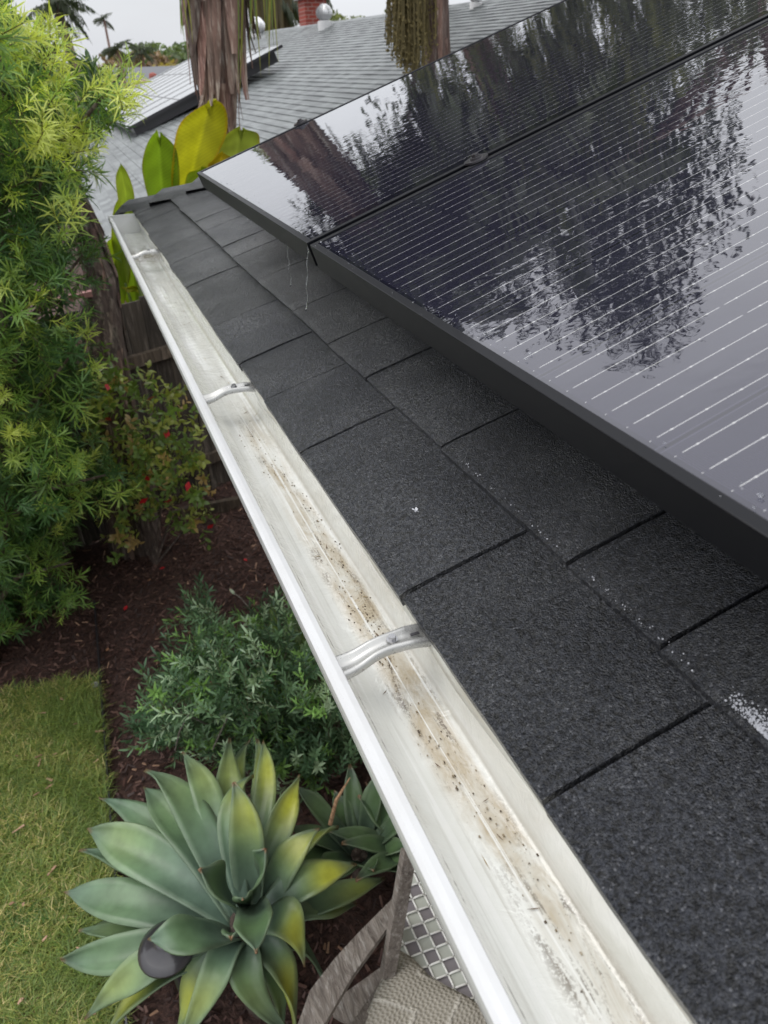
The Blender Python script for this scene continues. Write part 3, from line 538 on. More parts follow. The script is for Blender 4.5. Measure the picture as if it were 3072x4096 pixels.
def fern_pine():
    root = empty('fern_pine_tree', (-1.15, 3.85, GZ)); tag(root, 'tall fern pine tree with feathery yellow green leaves filling the left edge', 'tree')
    poly = [(-900, -300), (-200, -60), (0, 90), (60, 165), (130, 130), (200, 185), (262, 165), (240, 280), (270, 430), (350, 370), (415, 325), (480, 290), (500, 350), (508, 430), (470, 505), (400, 515), (355, 560), (330, 650), (300, 720), (320, 790), (250, 860), (280, 930), (370, 1060), (360, 1150), (170, 1190), (120, 1240), (270, 1310), (385, 1380), (350, 1480), (335, 1600), (250, 1700), (360, 1800), (520, 1930), (500, 1990), (380, 2010), (260, 2060), (255, 2170), (210, 2210), (300, 2370), (270, 2440), (110, 2420), (80, 2520), (-60, 2560), (-400, 2600), (-900, 2500)]
    N = 4800; px, py = sample(poly, N); r = rays(px, py); dep = 3.15 + 1.35 * rng.random(N) ** .8 + .25 * np.sin(px / 90.) * np.sin(py / 110.)
    t = dep / r[:, 1]; zc = .5 + r[:, 2] * t; t = np.where(zc < -2.42, (-2.40 - .5) / r[:, 2], t); pos = CAM + r * t[:, None]
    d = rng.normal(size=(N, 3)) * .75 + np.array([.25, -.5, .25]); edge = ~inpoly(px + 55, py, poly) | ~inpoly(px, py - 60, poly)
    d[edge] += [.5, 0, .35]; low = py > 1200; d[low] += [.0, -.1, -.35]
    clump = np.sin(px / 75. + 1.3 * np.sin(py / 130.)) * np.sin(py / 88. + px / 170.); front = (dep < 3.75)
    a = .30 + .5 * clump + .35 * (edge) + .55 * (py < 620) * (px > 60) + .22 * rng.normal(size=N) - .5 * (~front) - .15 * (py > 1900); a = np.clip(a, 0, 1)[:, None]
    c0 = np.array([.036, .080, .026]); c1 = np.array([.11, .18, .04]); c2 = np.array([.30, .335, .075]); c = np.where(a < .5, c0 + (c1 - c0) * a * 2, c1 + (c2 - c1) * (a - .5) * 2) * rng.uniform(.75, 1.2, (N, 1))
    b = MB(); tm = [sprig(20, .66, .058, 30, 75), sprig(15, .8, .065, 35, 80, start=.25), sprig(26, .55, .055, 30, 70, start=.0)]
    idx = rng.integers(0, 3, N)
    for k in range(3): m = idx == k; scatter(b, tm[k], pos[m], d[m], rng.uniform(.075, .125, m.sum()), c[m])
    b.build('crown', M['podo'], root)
    # inner mass of darker foliage behind, keeps the crown closed
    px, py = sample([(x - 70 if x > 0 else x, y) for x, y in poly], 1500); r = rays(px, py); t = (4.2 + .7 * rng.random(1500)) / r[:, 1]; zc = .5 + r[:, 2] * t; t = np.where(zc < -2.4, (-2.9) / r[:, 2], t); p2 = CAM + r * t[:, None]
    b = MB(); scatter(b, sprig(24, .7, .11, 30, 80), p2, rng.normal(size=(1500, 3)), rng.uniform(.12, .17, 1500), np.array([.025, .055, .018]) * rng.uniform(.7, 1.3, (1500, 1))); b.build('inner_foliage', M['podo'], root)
    b = MB(); T0 = np.array([-1.15, 3.95, GZ]); top = P(30, 60, Y=4.0); b.tube([T0, T0 * .6 + top * .4 + [.03, 0, 0], T0 * .3 + top * .7 - [.03, 0, 0], top + [0, 0, .2], P(-60, -300, Y=4.1)], [.10, .085, .06, .045, .02], 10)
    o = b.build('trunk', M['dark_bark'], root)
    for (x, y, Y, s) in ((480, 300, 3.7, .65), (240, 180, 3.6, .75), (330, 1020, 3.6, .45), (420, 1900, 3.5, .25), (280, 2250, 3.6, .1), (300, 1400, 3.6, .3)):
        e = P(x, y, Y=Y); a_ = T0 + (top - T0) * s; mid = (a_ + e) / 2 + [0, 0, .12]; br = MB(); br.tube([a_, mid, e], [.022, .014, .005], 7); br.build('branch', M['dark_bark'], root)
fern_pine()

def shrubs():
    root = empty('photinia_shrub', tuple(P(620, 2200, z=GZ))); tag(root, 'sprawling shrub with olive and red leaves climbing the dark fence', 'shrub')
    poly = [(340, 1470), (440, 1450), (520, 1530), (600, 1500), (690, 1560), (770, 1680), (830, 1800), (850, 1930), (800, 2010), (820, 2120), (740, 2120), (660, 2060), (600, 2110), (540, 2190), (500, 2250), (460, 2170), (420, 2060), (400, 1950), (350, 1860), (330, 1700)]
    N = 300; px, py = sample(poly, N); r = rays(px, py); t = (4.25 + .65 * rng.random(N)) / r[:, 1]; zc = .5 + r[:, 2] * t; t = np.where(zc < -2.4, -2.88 / r[:, 2], t); pos = CAM + r * t[:, None]
    d = rng.normal(size=(N, 3)) + [0, -.5, .5]; u = rng.random(N); c = np.where(u[:, None] < .55, [.055, .085, .022], np.where(u[:, None] < .93, [.11, .125, .03], [.17, .12, .05])) * rng.uniform(.7, 1.25, (N, 1))
    b = MB(); scatter(b, sprig(8, .44, .19, 40, 80, start=.1, oval=True, twig=.012), pos, d, rng.uniform(.11, .16, N), c, (.06, .03, .02)); b.build('foliage', M['shrub'], root)
    b = MB(); reds = [(430, 1535), (425, 1680), (665, 1755), (587, 1600), (600, 1925), (755, 1925), (690, 2000), (557, 2015), (830, 2115), (470, 1903), (1, 1)][:-1]
    for (x, y) in reds:
        p = P(x, y, Y=4.25); d = nrm(rng.normal(size=3)); s = nrm(np.cross(d, [.3, .8, .4])); L = .07; b.add([p, p + d * L * .4 - s * .02, p + d * L, p + d * L * .4 + s * .02], [[0, 1, 2, 3]])
    b.build('red_leaves', M['red'], root)
    b = MB(); g = P(620, 2260, z=GZ)
    for (x, y) in ((450, 1550), (560, 1600), (700, 1620), (800, 1800), (840, 2050), (520, 2100), (400, 1800)):
        e = P(x, y, Y=4.7); b.tube([g, (g + e) / 2 + [0, .15, -.05], e], [.012, .008, .003], 6)
    b.build('stem', M['dark_bark'], root)
    # grey green bush in the bed
    root = empty('evergreen_bush', tuple(P(1000, 3000, z=GZ))); tag(root, 'bushy shrub of small narrow grey green leaves in the mulch behind the big agave', 'bush')
    poly = [(570, 2960), (640, 2800), (720, 2700), (790, 2560), (760, 2460), (830, 2410), (890, 2450), (940, 2600), (1010, 2560), (1050, 2450), (1130, 2440), (1200, 2500), (1290, 2700), (1350, 2830), (1430, 3050), (1380, 3110), (1230, 3120), (1080, 3100), (930, 3080), (820, 3020), (680, 3000)]
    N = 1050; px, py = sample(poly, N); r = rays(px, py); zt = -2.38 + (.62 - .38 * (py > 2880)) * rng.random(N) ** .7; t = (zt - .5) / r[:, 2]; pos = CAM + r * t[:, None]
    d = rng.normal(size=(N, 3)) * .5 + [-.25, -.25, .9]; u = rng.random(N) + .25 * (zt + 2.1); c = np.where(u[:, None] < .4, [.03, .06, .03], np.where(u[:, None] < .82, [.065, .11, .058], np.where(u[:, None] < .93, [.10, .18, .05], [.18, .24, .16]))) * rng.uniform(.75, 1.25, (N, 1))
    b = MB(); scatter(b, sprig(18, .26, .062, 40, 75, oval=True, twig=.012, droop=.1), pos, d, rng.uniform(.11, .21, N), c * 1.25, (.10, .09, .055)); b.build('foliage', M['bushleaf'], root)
    b = MB(); g = P(1050, 3050, z=GZ)
    for i in range(26):
        e = pos[rng.integers(0, N)]; b.tube([g + rng.normal(0, .03, 3) * [1, 1, 0], (g + e) / 2 + [0, 0, .05], e], [.006, .0045, .002], 5)
    for (x0, y0, x1, y1) in ((850, 3000, 1010, 2700), (930, 2860, 1060, 2610), (1060, 2900, 1150, 2600), (700, 3000, 760, 2850)): b.tube([P(x0, y0, z=-2.1), P((x0 + x1) / 2 - 12, (y0 + y1) / 2, z=-1.95), P(x1, y1, z=-1.8)], [.004, .004, .002], 5)
    b.build('stem', M['wood_grey'], root)
    # mossy looking strap leaves and a bud stalk behind the bush
    root = empty('sword_fern', tuple(P(1050, 2560, z=GZ))); tag(root, 'plant with broad flat yellowish green fronds lying behind the grey green bush', 'fern')
    for (pts, w) in (([(900, 2540), (800, 2610), (700, 2630)], .05), ([(1120, 2520), (1000, 2505), (905, 2560)], .075), ([(1100, 2600), (1085, 2450), (1100, 2330)], .045), ([(1210, 2600), (1190, 2480), (1200, 2400)], .06), ([(1130, 2560), (1160, 2450), (1220, 2400)], .035)):
        q = [P(x, y, z=-1.98 + .02 * i) for i, (x, y) in enumerate(pts)]; G = []
        for i in range(17):
            t = i / 16; c_ = q[0] * (1 - t) ** 2 + 2 * q[1] * t * (1 - t) + q[2] * t * t; tn = nrm(2 * (q[1] - q[0]) * (1 - t) + 2 * (q[2] - q[1]) * t); s = nrm(np.cross(tn, [0, 0, 1])); ww = w * math.sin(min(1, t * 1.05 + .18) * PI) ** .6 * (1 + .12 * (i % 2)); G.append([c_ - s * ww / 2 - [0, 0, .01], c_, c_ + s * ww / 2 - [0, 0, .01]])
        m = MB(); m.grid(G, (.10, .17, .02)); m.build('frond', M['agave'], root, smooth=True)
    root = empty('flower_stalk', tuple(P(1010, 2520, z=-2.2))); tag(root, 'bent stalk with one pale closed bud above the mulch', 'flower stalk')
    b = MB(); q = [P(1030, 2520, z=-2.1), P(995, 2430, z=-1.95), P(935, 2372, z=-1.9)]; b.tube([q[0], (q[0] + q[1]) / 2 + [.01, 0, .01], q[1], (q[1] + q[2]) / 2 + [0, 0, .015], q[2]], .0035, 6); b.build('stem', M['wood_grey'], root)
    b = MB(); e = q[2]; dd = nrm(q[2] - q[1]); b.tube([e - dd * .01, e + dd * .005, e + dd * .02, e + dd * .035], [.003, .009, .008, .002], 8, (.45, .52, .38)); b.build('bud', M['agave'], root, smooth=True)
    labs = ['bright red fallen leaf on open mulch nearest the lawn corner', 'slim red fallen leaf on mulch just below the shrub', 'pink red fallen leaf on the mulch closest to the white gutter']
    for (x, y, s), lb in zip(((503, 2433, .032), (650, 2274, .03), (982, 2241, .027)), labs):
        p = P(x, y, z=GZ + .03); a = rng.random() * 3; d = np.array([math.cos(a), math.sin(a), .15]); sd_ = np.array([-math.sin(a), math.cos(a), .1]); m = MB(); G = []
        for i in range(7): t = i / 6; w = s * .36 * math.sin(t * PI) ** .7 + .0005; c_ = p + d * s * (t - .5) * 1.3; G.append([c_ - sd_ * w + [0, 0, .004], c_, c_ + sd_ * w + [0, 0, .004]])
        m.grid(G); o = m.build('fallen_leaf', M['red'], smooth=True); tag(o, lb, 'leaf', 'red leaves fallen on the mulch')
    for (x, y), lb in zip(((430, 2600), (597, 2322)), ('orange brown dry leaf beside the dark edging strip', 'pale tan dry leaf on the mulch below the shrub')):
        p = P(x, y, z=GZ + .03); m = MB(); G = []; a = rng.random() * 3; d = np.array([math.cos(a), math.sin(a), .1]); sd_ = np.array([-math.sin(a), math.cos(a), 0])
        for i in range(6): t = i / 5; w = .009 * math.sin(t * PI) + .0005; c_ = p + d * .03 * (t - .5); G.append([c_ - sd_ * w + [0, 0, .005], c_, c_ + sd_ * w + [0, 0, .005]])
        m.grid(G); o = m.build('dry_leaf', M['rust'], smooth=True); tag(o, lb, 'leaf')
shrubs()

# ------------------------------------------------------------------ agaves
CZ = lambda x, y: (200 + x / 1.3825, 2900 + y / 1.3825)
def leafgrid(base, ctrl, tip, w, cup=.3, yellow=0., spine=True, side=None, baseW=.5, pale=1., nseg=18, twist=0., hook=0.):
    G = []; C = []; base, ctrl, tip = map(np.asarray, (base, ctrl, tip)); n = nseg; m = 6
    for i in range(n + 1):
        t = i / n; c = base * (1 - t) ** 2 + 2 * ctrl * t * (1 - t) + tip * t * t; tn = nrm(2 * (ctrl - base) * (1 - t) + 2 * (tip - ctrl) * t + 1e-6)
        s = nrm(np.cross(tn, [0, 0, 1.]) if side is None else side - np.dot(side, tn) * tn); up = nrm(np.cross(s, tn)); c = c + (s * hook - np.array([0, 0, abs(hook) * .5])) * max(0, t - .5) ** 2; aa = twist * t * t; s, up = s * math.cos(aa) + up * math.sin(aa), up * math.cos(aa) - s * math.sin(aa)
        k = min(1, t / .55); prof = (baseW + (1 - baseW) * math.sin(k * PI / 2)) if t < .55 else (math.cos((t - .55) / .45 * PI / 2) ** 1.15); ww = w / 2 * max(prof, .012); row = []
        for j in range(m + 1):
            v = (j / m - .5) * 2; row.append(c + s * ww * v + up * (abs(v) ** 1.7 * ww * cup) + up * (.005 * math.sin(t * 11 + j * 2 + tip[0] * 40)) * (abs(v) > .6))
            g = np.array([.105, .160, .122]) * pale; g = g + np.array([.035, .075, -.015]) * math.exp(-((t - .62) / .25) ** 2) * .7
            if yellow: yv = min(1, 1.15 * yellow * math.exp(-((t - .74) / .17) ** 2) * (1 - .45 * (v - .3) ** 2)); g = g * (1 - yv) + np.array([.44, .46, .05]) * yv
            if abs(v) > .9: g = g * .6 + np.array([.20, .26, .17]) * .4
            if t > .985: g = np.array([.22, .13, .07])
            C.append(g)
        G.append(row)
    return np.array(G), np.array(C)
def agave():
    ctr = P(*CZ(1065, 1040), z=-1.92); root = empty('agave_plant', (ctr[0], ctr[1], GZ)); tag(root, 'large agave rosette with broad grey green leaves and yellow tips beside the lawn', 'agave')
    L = [ # tip crop px, tip z, width m, lift, yellow
     ((100, 965), -2.10, .145, .10, 0), ((250, 605), -1.98, .150, .12, .15), ((340, 398), -2.00, .120, .10, 0), ((485, 352), -1.88, .120, .14, .05), ((585, 180), -1.82, .125, .12, .1),
     ((830, 88), -1.84, .105, .12, .25), ((940, 72), -1.95, .10, .1, .3), ((1010, 66), -2.02, .10, .08, .3), ((1180, 60), -2.00, .085, .08, .55), ((1262, 58), -1.92, .085, .1, .75),
     ((1412, 275), -1.92, .105, .10, .95), ((1418, 520), -1.80, .120, .08, .7), ((1590, 562), -2.02, .120, .12, .6), ((1700, 850), -1.95, .150, .14, .95), ((1465, 1195), -1.96, .125, .16, .8),
     ((1880, 880), -2.15, .110, .1, .4), ((1700, 1000), -2.22, .150, .12, .35), ((1445, 1560), -2.20, .105, .14, .8), ((1330, 1700), -2.25, .09, .12, .1), ((1120, 1720), -2.12, .115, .16, .1),
     ((870, 1760), -2.08, .110, .18, .35), ((700, 1700), -2.22, .120, .12, .7), ((320, 1660), -2.22, .125, .10, .6), ((250, 1590), -2.16, .105, .18, .25), ((78, 1340), -2.14, .120, .10, 0), ((168, 1185), -2.2, .12, .1, .1),
     ((228, 692), -2.16, .10, .1, 0), ((545, 580), -2.02, .095, .1, .1), ((1056, 292), -1.72, .110, .06, .55), ((1030, 250), -1.88, .095, .16, .35), ((540, 1245), -1.76, .140, .12, 0), ((400, 885), -2.16, .10, .06, .2), ((1300, 1250), -2.2, .1, .1, .2), ((1500, 1250), -2.3, .11, .05, 0)]
    for k, (tp, z, w, lift, yl) in enumerate(L):
        z += .10 if tp[1] < 420 and tp[0] > 550 else 0; tip = P(*CZ(*tp), z=z); d = tip - ctr; tip = ctr + d * (1.07 if tp[0] < 400 else 1.0); dh = nrm([d[0], d[1], 0]); rad = .035; base = ctr + dh * rad - np.array([0, 0, .10 + .06 * (lift < .12)]); ctrl = base + (tip - base) * .52 + np.array([0, 0, lift * 1.3]) + np.cross(dh, [0, 0, 1]) * random.uniform(-.05, .05)
        G, C = leafgrid(base, ctrl, tip, w * random.uniform(.88, 1.12), cup=random.uniform(.15, .5), yellow=yl, pale=random.uniform(.75, 1.15), twist=random.uniform(-1.1, 1.1), hook=random.uniform(-.5, .5) * (.5 if tp[0] < 400 else 1)); m = MB(); m.grid(G, C); o = m.build('leaf', M['agave'], root, smooth=True)
        sm = o.modifiers.new('s', 'SOLIDIFY'); sm.thickness = .006; sm.offset = -1
        if yl > .6: tag(o, 'leaf with a yellow patch')
    # short upright inner leaves seen end on
    for (bx, by, tx, ty, z0, z1, w) in ((1040, 1050, 830, 800, -1.92, -1.62, .145), (1130, 990, 1140, 1255, -1.86, -1.58, .115), (1150, 960, 1190, 690, -1.92, -1.66, .12), (1040, 1160, 1000, 1175, -1.9, -1.72, .07), (1085, 1010, 1065, 960, -1.9, -1.64, .06)):
        a = P(*CZ(bx, by), z=z0); t_ = P(*CZ(tx, ty), z=z1); G, C = leafgrid(a, (a + t_) / 2 + [0, -.02, .07], t_, w, cup=.45, pale=.72); m = MB(); m.grid(G, C); o = m.build('leaf', M['agave'], root, smooth=True); sm = o.modifiers.new('s', 'SOLIDIFY'); sm.thickness = .006; sm.offset = -1
    b = MB(); b.tube([(ctr[0], ctr[1], GZ - .02), (ctr[0], ctr[1], -2.2), ctr - [0, 0, .04]], [.07, .075, .05], 12); b.build('stem', M['dark_bark'], root)
    b = MB(); q = [P(1320, 3300, z=-2.05), P(1345, 3200, z=-1.98), P(1400, 3110, z=-1.95)]; b.tube([q[0], q[1], q[2]], [.009, .008, .002], 6, (2.2, 1.5, 1.)); b.build('dead_leaf', M['wood_grey'], root)
    for (cx, cy, cz, r, n, lab) in ((1435, 3400, -2.25, .30, 13, 'small dark green agave between the big agave and the white gutter'), (1650, 3380, -2.25, .34, 11, 'agave half hidden beneath the white gutter beyond the wooden chair')):
        c = P(cx, cy, z=cz); rt = empty('agave_plant', (c[0], c[1], GZ)); tag(rt, lab, 'agave')
        for i in range(n):
            a = i * 2.4 + .4; rr = r * (.75 + .35 * random.random()); h = .12 + .16 * random.random(); tip = c + np.array([math.cos(a) * rr, math.sin(a) * rr, h]); base = c + np.array([math.cos(a) * .02, math.sin(a) * .02, -.06]); G, C = leafgrid(base, (base + tip) / 2 + [0, 0, .02 + .05 * random.random()], tip, .085, cup=.35, pale=.6, nseg=12); m = MB(); m.grid(G, C); o = m.build('leaf', M['agave'], rt, smooth=True); sm = o.modifiers.new('s', 'SOLIDIFY'); sm.thickness = .005; sm.offset = -1
        b = MB(); b.tube([(c[0], c[1], GZ - .02), c - [0, 0, .03]], [.04, .035], 10); b.build('stem', M['dark_bark'], rt)
agave()

def path_light():
    c = P(668, 3785, z=-1.93); root = empty('path_light', (c[0], c[1], GZ)); tag(root, 'dark bronze mushroom shaped path light partly under an agave leaf', 'path light')
    def lathe(prof, cc, seg=32): return [[(cc[0] + r * math.cos(a), cc[1] + r * math.sin(a), cc[2] + h) for a in np.linspace(0, 2 * PI, seg, endpoint=False)] for r, h in prof]
    b = MB(); b.grid(lathe([(.001, .045), (.022, .044), (.033, .036), (.038, .022), (.072, .010), (.094, -.004), (.096, -.010), (.09, -.011), (.03, -.004), (.001, -.002)], c), closed=True); b.build('shade', M['darkmetal'], root, smooth=True)
    q = P(770, 4010, z=GZ); b = MB(); b.tube([c - [0, 0, .004], (c[0] + .01, c[1] - .01, GZ - .02)], [.018, .018], 12); b.build('post', M['darkmetal'], root, smooth=True)
    s = P(380, 2737, z=GZ + .05); root = empty('sprinkler_head', (s[0], s[1], GZ)); tag(root, 'small round pop up sprinkler head at the lawn corner', 'sprinkler')
    b = MB(); b.grid([[(s[0] + r * math.cos(a), s[1] + r * math.sin(a), s[2] + h) for a in np.linspace(0, 2 * PI, 20, endpoint=False)] for r, h in ((.022, -.05), (.022, .0), (.018, .003), (.014, -.002), (.006, -.002), (.004, .003), (.0005, .003))], closed=True); b.build('cap', mat('grey_plastic', (.3, .3, .29), .4), root)
path_light()

# ------------------------------------------------------------------ chair, lattice mat, throw
def chair():
    root = empty('wooden_chair', tuple(P(1560, 3900, z=GZ))); tag(root, 'weathered grey wooden garden chair, its flat arm poking out under the gutter', 'chair')
    b = MB(); z = -1.80; poly = [(1110, 4250), (1190, 4096), (1239, 3960), (1340, 3830), (1438, 3724), (1582, 3580), (1618, 3600), (1558, 3700), (1413, 3899), (1299, 4096), (1220, 4250)]
    b.prism([P(x, y, z=z) for x, y in poly], (0, 0, -.024)); b.build('armrest', M['wood_grey'], root, bevel=.003)
    b = MB(); q0, q1 = P(1636, 3400, z=-1.55), P(1550, 3900, z=-1.93); b.beam(q0, q1, .032, .045, up=(1, 0, 0)); b.build('side_post', M['wood_grey'], root, bevel=.003)
    b = MB(); b.prism([P(x, y, z=-2.06) for x, y in ((1546, 3850), (1560, 3990), (1420, 4110), (1330, 4060), (1350, 3990))], (0, 0, -.02)); b.build('seat_slat', M['wood_grey'], root, bevel=.003)
    b = MB(); b.beam(P(1530, 3960, z=-1.98), P(1400, 4150, z=-1.94), .03, .04); b.build('seat_rail', M['wood_grey'], root, bevel=.003)
    for (x, y, zt) in ((1250, 4150, -1.83), (1570, 3640, -1.83)):
        p = P(x, y, z=zt); b = MB(); b.beam(p, (p[0], p[1], GZ), .05, .03, up=(1, 0, 0)); b.build('leg', M['wood_grey'], root)
    # mat: crimped glazed wire over chequered squares
    root = empty('lattice_mat', tuple(P(1750, 3800, z=-1.97))); tag(root, 'mat of pale crimped lattice over grey and cream squares on the chair', 'mat')
    z = -1.96; o0 = P(1640, 3520, z=z); ex = nrm(P(1760, 3478, z=z) - o0); ey = nrm(P(1770, 3790, z=z) - o0); pit = .045
    lo = [(1651, 3400), (1760, 3400), (2250, 4350), (1700, 4300), (1582, 3810), (1606, 3682)]
    def inside(p):
        v = RM.T @ (p - CAM); return inpoly(np.array([1536 + FPX * v[0] / v[2]]), np.array([2048 + FPX * v[1] / v[2]]), lo)[0]
    td, tp_ = MB(), MB(); w = MB()
    for i in range(-8, 16):
        for j in range(-6, 26):
            c = o0 + ex * pit * i + ey * pit * j
            if not inside(c): continue
            (td if (i + j) % 2 else tp_).hexa([c + ex * a * pit * .5 + ey * e * pit * .5 + np.array([0, 0, h]) for h in (-.008, -.004 if (i + j) % 2 else -.0033) for a, e in ((-1, -1), (1, -1), (1, 1), (-1, 1))])
            up = np.array([0, 0, 1.]); h1 = .003 if (i + j) % 2 else -.001; h2 = -.001 if (i + j) % 2 else .003; a0 = c - ex * pit * .5 - ey * pit * .5
            w.tube([a0 + up * h1 + ex * .003, a0 + ex * pit * .3 + up * .004 , a0 + ex * pit * .7 + up * .004, a0 + ex * pit - ex * .002 + up * h2], .0036, 6); w.tube([a0 + up * h2 + ey * .003, a0 + ey * pit * .3 + up * .003, a0 + ey * pit * .7 + up * .003, a0 + ey * pit - ey * .002 + up * h1], .0036, 6)
    td.build('dark_squares', M['tile_dark'], root); tp_.build('pale_squares', M['tile_pale'], root); w.build('lattice_wire', M['wire'], root, smooth=True)
    # throw
    b = MB(); top = [(1582, 3790), (1650, 3830), (1720, 3905), (1800, 3950), (1880, 3990), (1950, 4050), (2010, 4150)]; G = []; n = 26
    for i in range(n):
        t = i / (n - 1); row = []; k = t * (len(top) - 1); a = int(min(k, len(top) - 2)); f = k - a; tx = top[a][0] * (1 - f) + top[a + 1][0] * f; ty = top[a][1] * (1 - f) + top[a + 1][1] * f; bx = 1340 + 620 * t; by = 4330
        for j in range(22):
            v = j / 21; x = tx * (1 - v) + bx * v; y = ty * (1 - v) + by * v; row.append(P(x, y, z=-1.935 + .008 * math.sin(t * 11 + v * 3) + .012 * math.sin(v * 5 + t * 4) - (.02 * (1 - min(1, t * 6))) - .012 * (1 - min(1, v * 9))))
        G.append(row)
    b.grid(G); o = b.build('knitted_throw', M['knit'], smooth=True); sm = o.modifiers.new('s', 'SOLIDIFY'); sm.thickness = .008; tag(o, 'cream cable knit throw spread over the chair at the bottom of the view', 'blanket')
chair()

# ------------------------------------------------------------------ fence, palms, bird of paradise
def fence():
    a, c = P(1037, 1870, z=GZ), P(160 * 1.852, 1190 * 1.852, z=GZ); d = nrm(a - c); a0 = c - d * 3.2; L = 9.; root = empty('wooden_fence', tuple(a0)); tag(root, 'old dark weathered board fence behind the red leaved shrub', 'fence')
    x = 0; nrm_ = np.cross([0, 0, 1], d); i = 0
    while x < L:
        w = .137; b = MB(); hh = 1.70 + random.uniform(-.03, .02); f = random.uniform(.7, 1.3); p = a0 + d * (x + w / 2); b.beam(p + nrm_ * random.uniform(-.004, .004), p + np.array([0, 0, hh]), w, .018, up=nrm_, col=(f, f, f)); b.build('board', M['fence_wood'], root); x += w + .006; i += 1
    for z in (.30, 1.27):
        b = MB(); b.beam(a0 - nrm_ * .035 + [0, 0, z], a0 + d * L - nrm_ * .035 + [0, 0, z], .05, .085, col=(1.6, 1.5, 1.4)); b.build('rail', M['fence_wood'], root)
    b = MB(); p0, p1 = P(150, 1222, Y=4.95), P(368, 1172, Y=4.95); n = 12; poly = [p0 + (p1 - p0) * t + np.array([0, 0, .01]) for t in np.linspace(0, 1, n)] + [p0 + (p1 - p0) * t - np.array([0, 0, .012 + .03 * abs(math.sin(t * 9)) * random.random()]) for t in np.linspace(1, 0, n)]; b.prism(poly, (0, .05, 0)); o = b.build('pink_board', M['pink']); tag(o, 'ragged pink painted strip of wood across the palm stump', 'board')
    # low timber edging at the fence foot
    b = MB(); b.beam(P(700, 2060, z=GZ + .05), P(960, 2010, z=GZ + .05), .05, .10, col=(1.4, 1.3, 1.2)); o = b.build('timber_edging', M['fence_wood']); tag(o, 'low dark timber at the foot of the fence', 'edging board')
fence()

def trunkmesh(mb, path, rads, strips=60, fl=.5, seed=1, segs=20):
    R = random.Random(seed); path = np.asarray(path, float); n = 40; ts = np.linspace(0, 1, len(path)); tt = np.linspace(0, 1, n); pp = np.stack([np.interp(tt, ts, path[:, k]) for k in range(3)], 1); rr = np.interp(tt, ts, rads); G = []; Cc = []
    for i in range(n):
        a = np.linspace(0, 2 * PI, segs, endpoint=False); rad = rr[i] * (1 + .06 * np.sin(a * 5 + i * .3) + .05 * np.sin(a * 9 - i * .5)); G.append(pp[i] + np.stack([np.cos(a) * rad, np.sin(a) * rad, 0 * a], 1))
    mb.grid(G, (1, 1, 1), closed=True)
    for k in range(strips):    # peeling sheath strips
        i0 = R.randint(0, n - 9); ln = R.randint(4, 9); a = R.random() * 2 * PI; w = R.uniform(.12, .34); f = R.uniform(.5, 1.6); tint = (f * R.uniform(.95, 1.25), f, f * .95); Q = []; lift = R.uniform(.02, .18) * fl
        for q in range(ln):
            i = min(n - 1, i0 + q); e = (1 - q / (ln - 1)); out = rr[i] * (1.05 + lift * e * e * 2.2); ww = w * (1 - .75 * e ** 2); aa = a + .12 * q / ln; Q.append([pp[i] + np.array([math.cos(aa + s * ww), math.sin(aa + s * ww), 0]) * out * (1 + .03 * (1 - abs(s))) for s in (-1, -.4, .4, 1)])
        mb.grid(Q, tint)
def frond(mb, root, d, L, droop, nl=44, ll=.42, lw=.022, col=(.07, .11, .03), hang=.85, seed=0):
    R = random.Random(seed); d = nrm(d); dh = nrm([d[0], d[1], 0]); pts = []; p = np.array(root, float); v = d.copy(); n = 16
    for i in range(n + 1): pts.append(p.copy()); v = nrm(v + np.array([0, 0, -droop / n])); p = p + v * L / n
    pts = np.array(pts); mb.tube(pts, np.linspace(.016, .003, n + 1), 5, np.array(col) * 1.3); side = nrm(np.cross(dh, [0, 0, 1]))
    V = []; F = []; C = []; k = 0
    for j in range(nl):
        t = .12 + .86 * j / nl; f = t * n; i = int(f); c = pts[i] * (1 - (f - i)) + pts[min(n, i + 1)] * (f - i); tn = nrm(pts[min(n, i + 1)] - pts[i]); l = ll * math.sin(min(1, t * .9 + .25) * PI) ** .5 * R.uniform(.8, 1.15)
        for s in (-1, 1):
            u = nrm(side * s * R.uniform(.6, 1) + tn * .5 + np.array([0, 0, R.uniform(-.1, .35)])); ws = nrm(np.cross(u, [0, 0, 1]) + 1e-4) * lw / 2; q0 = c; q1 = c + u * l * .4; q2 = q1 + nrm(u * (1 - hang) + np.array([0, 0, -hang])) * l * .35; q3 = q2 + np.array([0, 0, -1]) * l * .35 * (.5 + hang / 2) + u * .03
            V += [q0 - ws * .5, q0 + ws * .5, q1 + ws, q1 - ws, q2 + ws * .9, q2 - ws * .9, q3 + ws * .1, q3 - ws * .1]; F += [[k, k + 1, k + 2, k + 3], [k + 3, k + 2, k + 4, k + 5], [k + 5, k + 4, k + 6, k + 7]]; k += 8; cc = np.array(col) * R.uniform(.7, 1.4); C += [cc] * 8
    mb.add(V, F, np.array(C))
